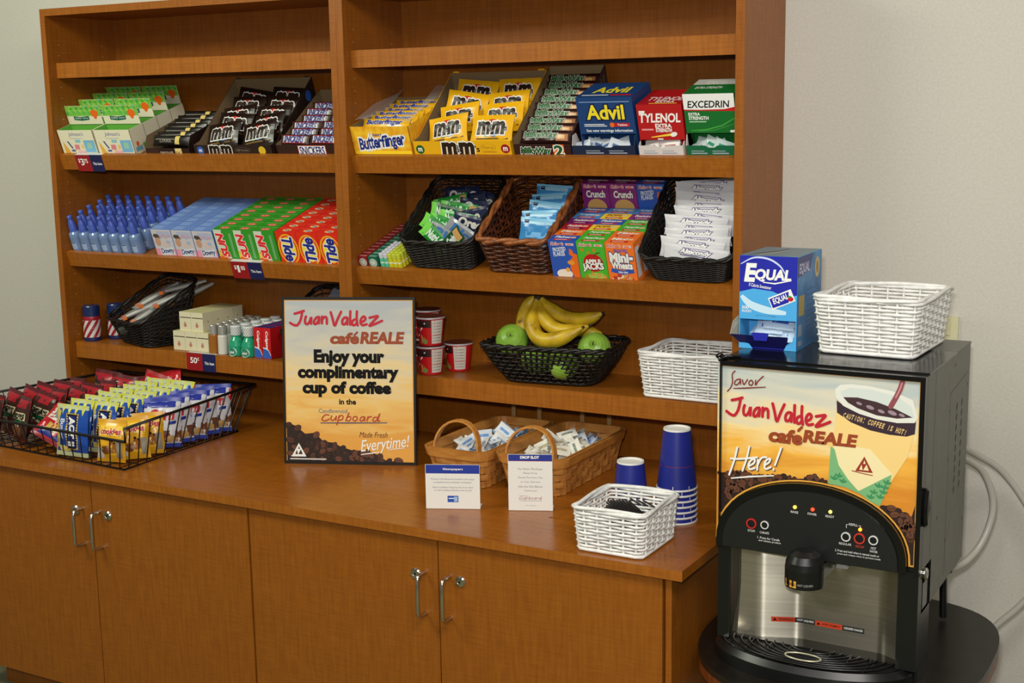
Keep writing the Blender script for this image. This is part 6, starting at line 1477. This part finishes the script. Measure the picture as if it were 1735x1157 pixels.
mb.poly(f, rr([(-.026, -.013), (.026, -.013), (.026, .013), (-.026, .013)]), WHITE, 4); mb.poly(f, rr([(-.024, -.010), (.012, -.011), (.020, .010), (-.024, .010)]), BQ2, 5); mb.text(f, 'EQUAL', (.090-.019, .106-.006, .090+.015, .106+.007), WHITE, 6, .03, .1, None, 0, .42); q = rr([(.018, -.006)])[0]; mb.ell(f, q[0], q[1], .006, .005, RED, 6, 12); mb.ell(f, q[0]-.002, q[1]+.005, .004, .002, GRN, 7, 8)
mb.text(f, '500', (.006, .083, .020, .089), WHITE, 4, .02); mb.text(f, 'PACKETS', (.006, .076, .026, .081), WHITE, 4, .02); mb.text(f, 'NET WT 17.6 OZ (500 g)', (.036, .068, .078, .0715), M((60, 90, 130), .5), 3)
s = FS(w_, 0, 0); mb.rect(s, (.001, .001, d_-.001, h_-.001), sidem, 1); mb.poly(s, [(.001, .150), (.09, .160), (.11, h_-.001), (.001, h_-.001)], M((40, 50, 120), .4), 2); mb.text(s, 'EQUAL', (.014, .155, .085, .178), M((190, 190, 214), .4), 3, .03, .1); mb.ell(s, .142, .160, .017, .022, M((196, 176, 120), .5), 2); mb.ell(s, .142, .160, .008, .013, M((150, 120, 60), .5), 3)
mb.rect(s, (.014, .070, .052, .112), M((180, 160, 90), .5), 2); mb.rect(s, (.012, .028, .036, .052), M((150, 156, 170), .5), 2); mb.rect(s, (.012, .008, .036, .018), M((150, 156, 170), .5), 2)
for k in range(9): mb.rect(s, (.065, .03+k*.011, .15-(k % 3)*.01, .032+k*.011), M((60, 100, 150), .5), 2)
tp = FT(0, 0, h_); mb.rect(tp, (.001, .004, w_-.001, d_-.001), M((112, 132, 140), .45), 1); mb.stroke(tp, smooth_([(.012, .01), (.03, .06), (.05, .10), (.06, .15)]), .008, M((66, 52, 50), .5), 2, True); mb.stroke(tp, smooth_([(.03, .01), (.05, .06), (.066, .12)]), .006, M((180, 170, 150), .5), 2, True)
mb.build('box_body', t)
mb = MB(); mb.prism([(-.016, -.012, .030), (.108, -.012, .030), (.100, .006, .002), (.012, .006, .002)], (0, .0014, 0), M((18, 20, 84), .45)); mb.prism([(.032, -.0135, .036), (.068, -.0135, .036), (.064, -.0135, .020), (.037, -.0135, .020)], (0, .001, 0), BQ2)
mb.prism([(-.016, -.012, .030), (-.014, .0, .055), (-.006, .010, .066), (.0, .02, .062), (.0, .02, .010)], (.0014, 0, 0), GREYCARD)
mb.box((.002, .004, .0005), (w_-.003, .058, .002), BQ2); mb.poly(f, [(0, 0), (.03, 0), (.022, .010), (0, .014)], BQ, 1); mb.poly(f, [(w_-.026, 0), (w_, 0), (w_, .04), (w_-.008, .02), (w_-.02, .012)], BQ, 1)
mb.build('tray_flap', t)
pr = packet(M((196, 218, 236), .5), M((60, 90, 180), .5), 'sugar_packet', .060, .034, .007, 4); rnd = random.Random(2)
for i in range(12):
    o = pr if i == 0 else dup(pr); setm(o, (2.338+.038+rnd.uniform(0, .044), -.286+.026+.010*(i % 3)/2, TOPZ+.010+.0032*i), -1.0+rnd.uniform(-.15, .3), rnd.uniform(-.2, .2), rnd.uniform(-.2, .2)); tag(o, 'pale blue sweetener packet in the open tray of the tall blue dispenser box', 'packet', 'sweetener packets in the blue box')
t = thing('wicker_basket', 'empty white wicker basket on top of the coffee machine', 'basket')
wicker(t, None, .188, .235, .212, .252, .112, .112, 15, 26, .0032, WICK_W, .0032, .010, .0046, None, .0030, tw=.28); setm(t, (2.604, -.158, TOPZ), 0, 0, R_(-2))
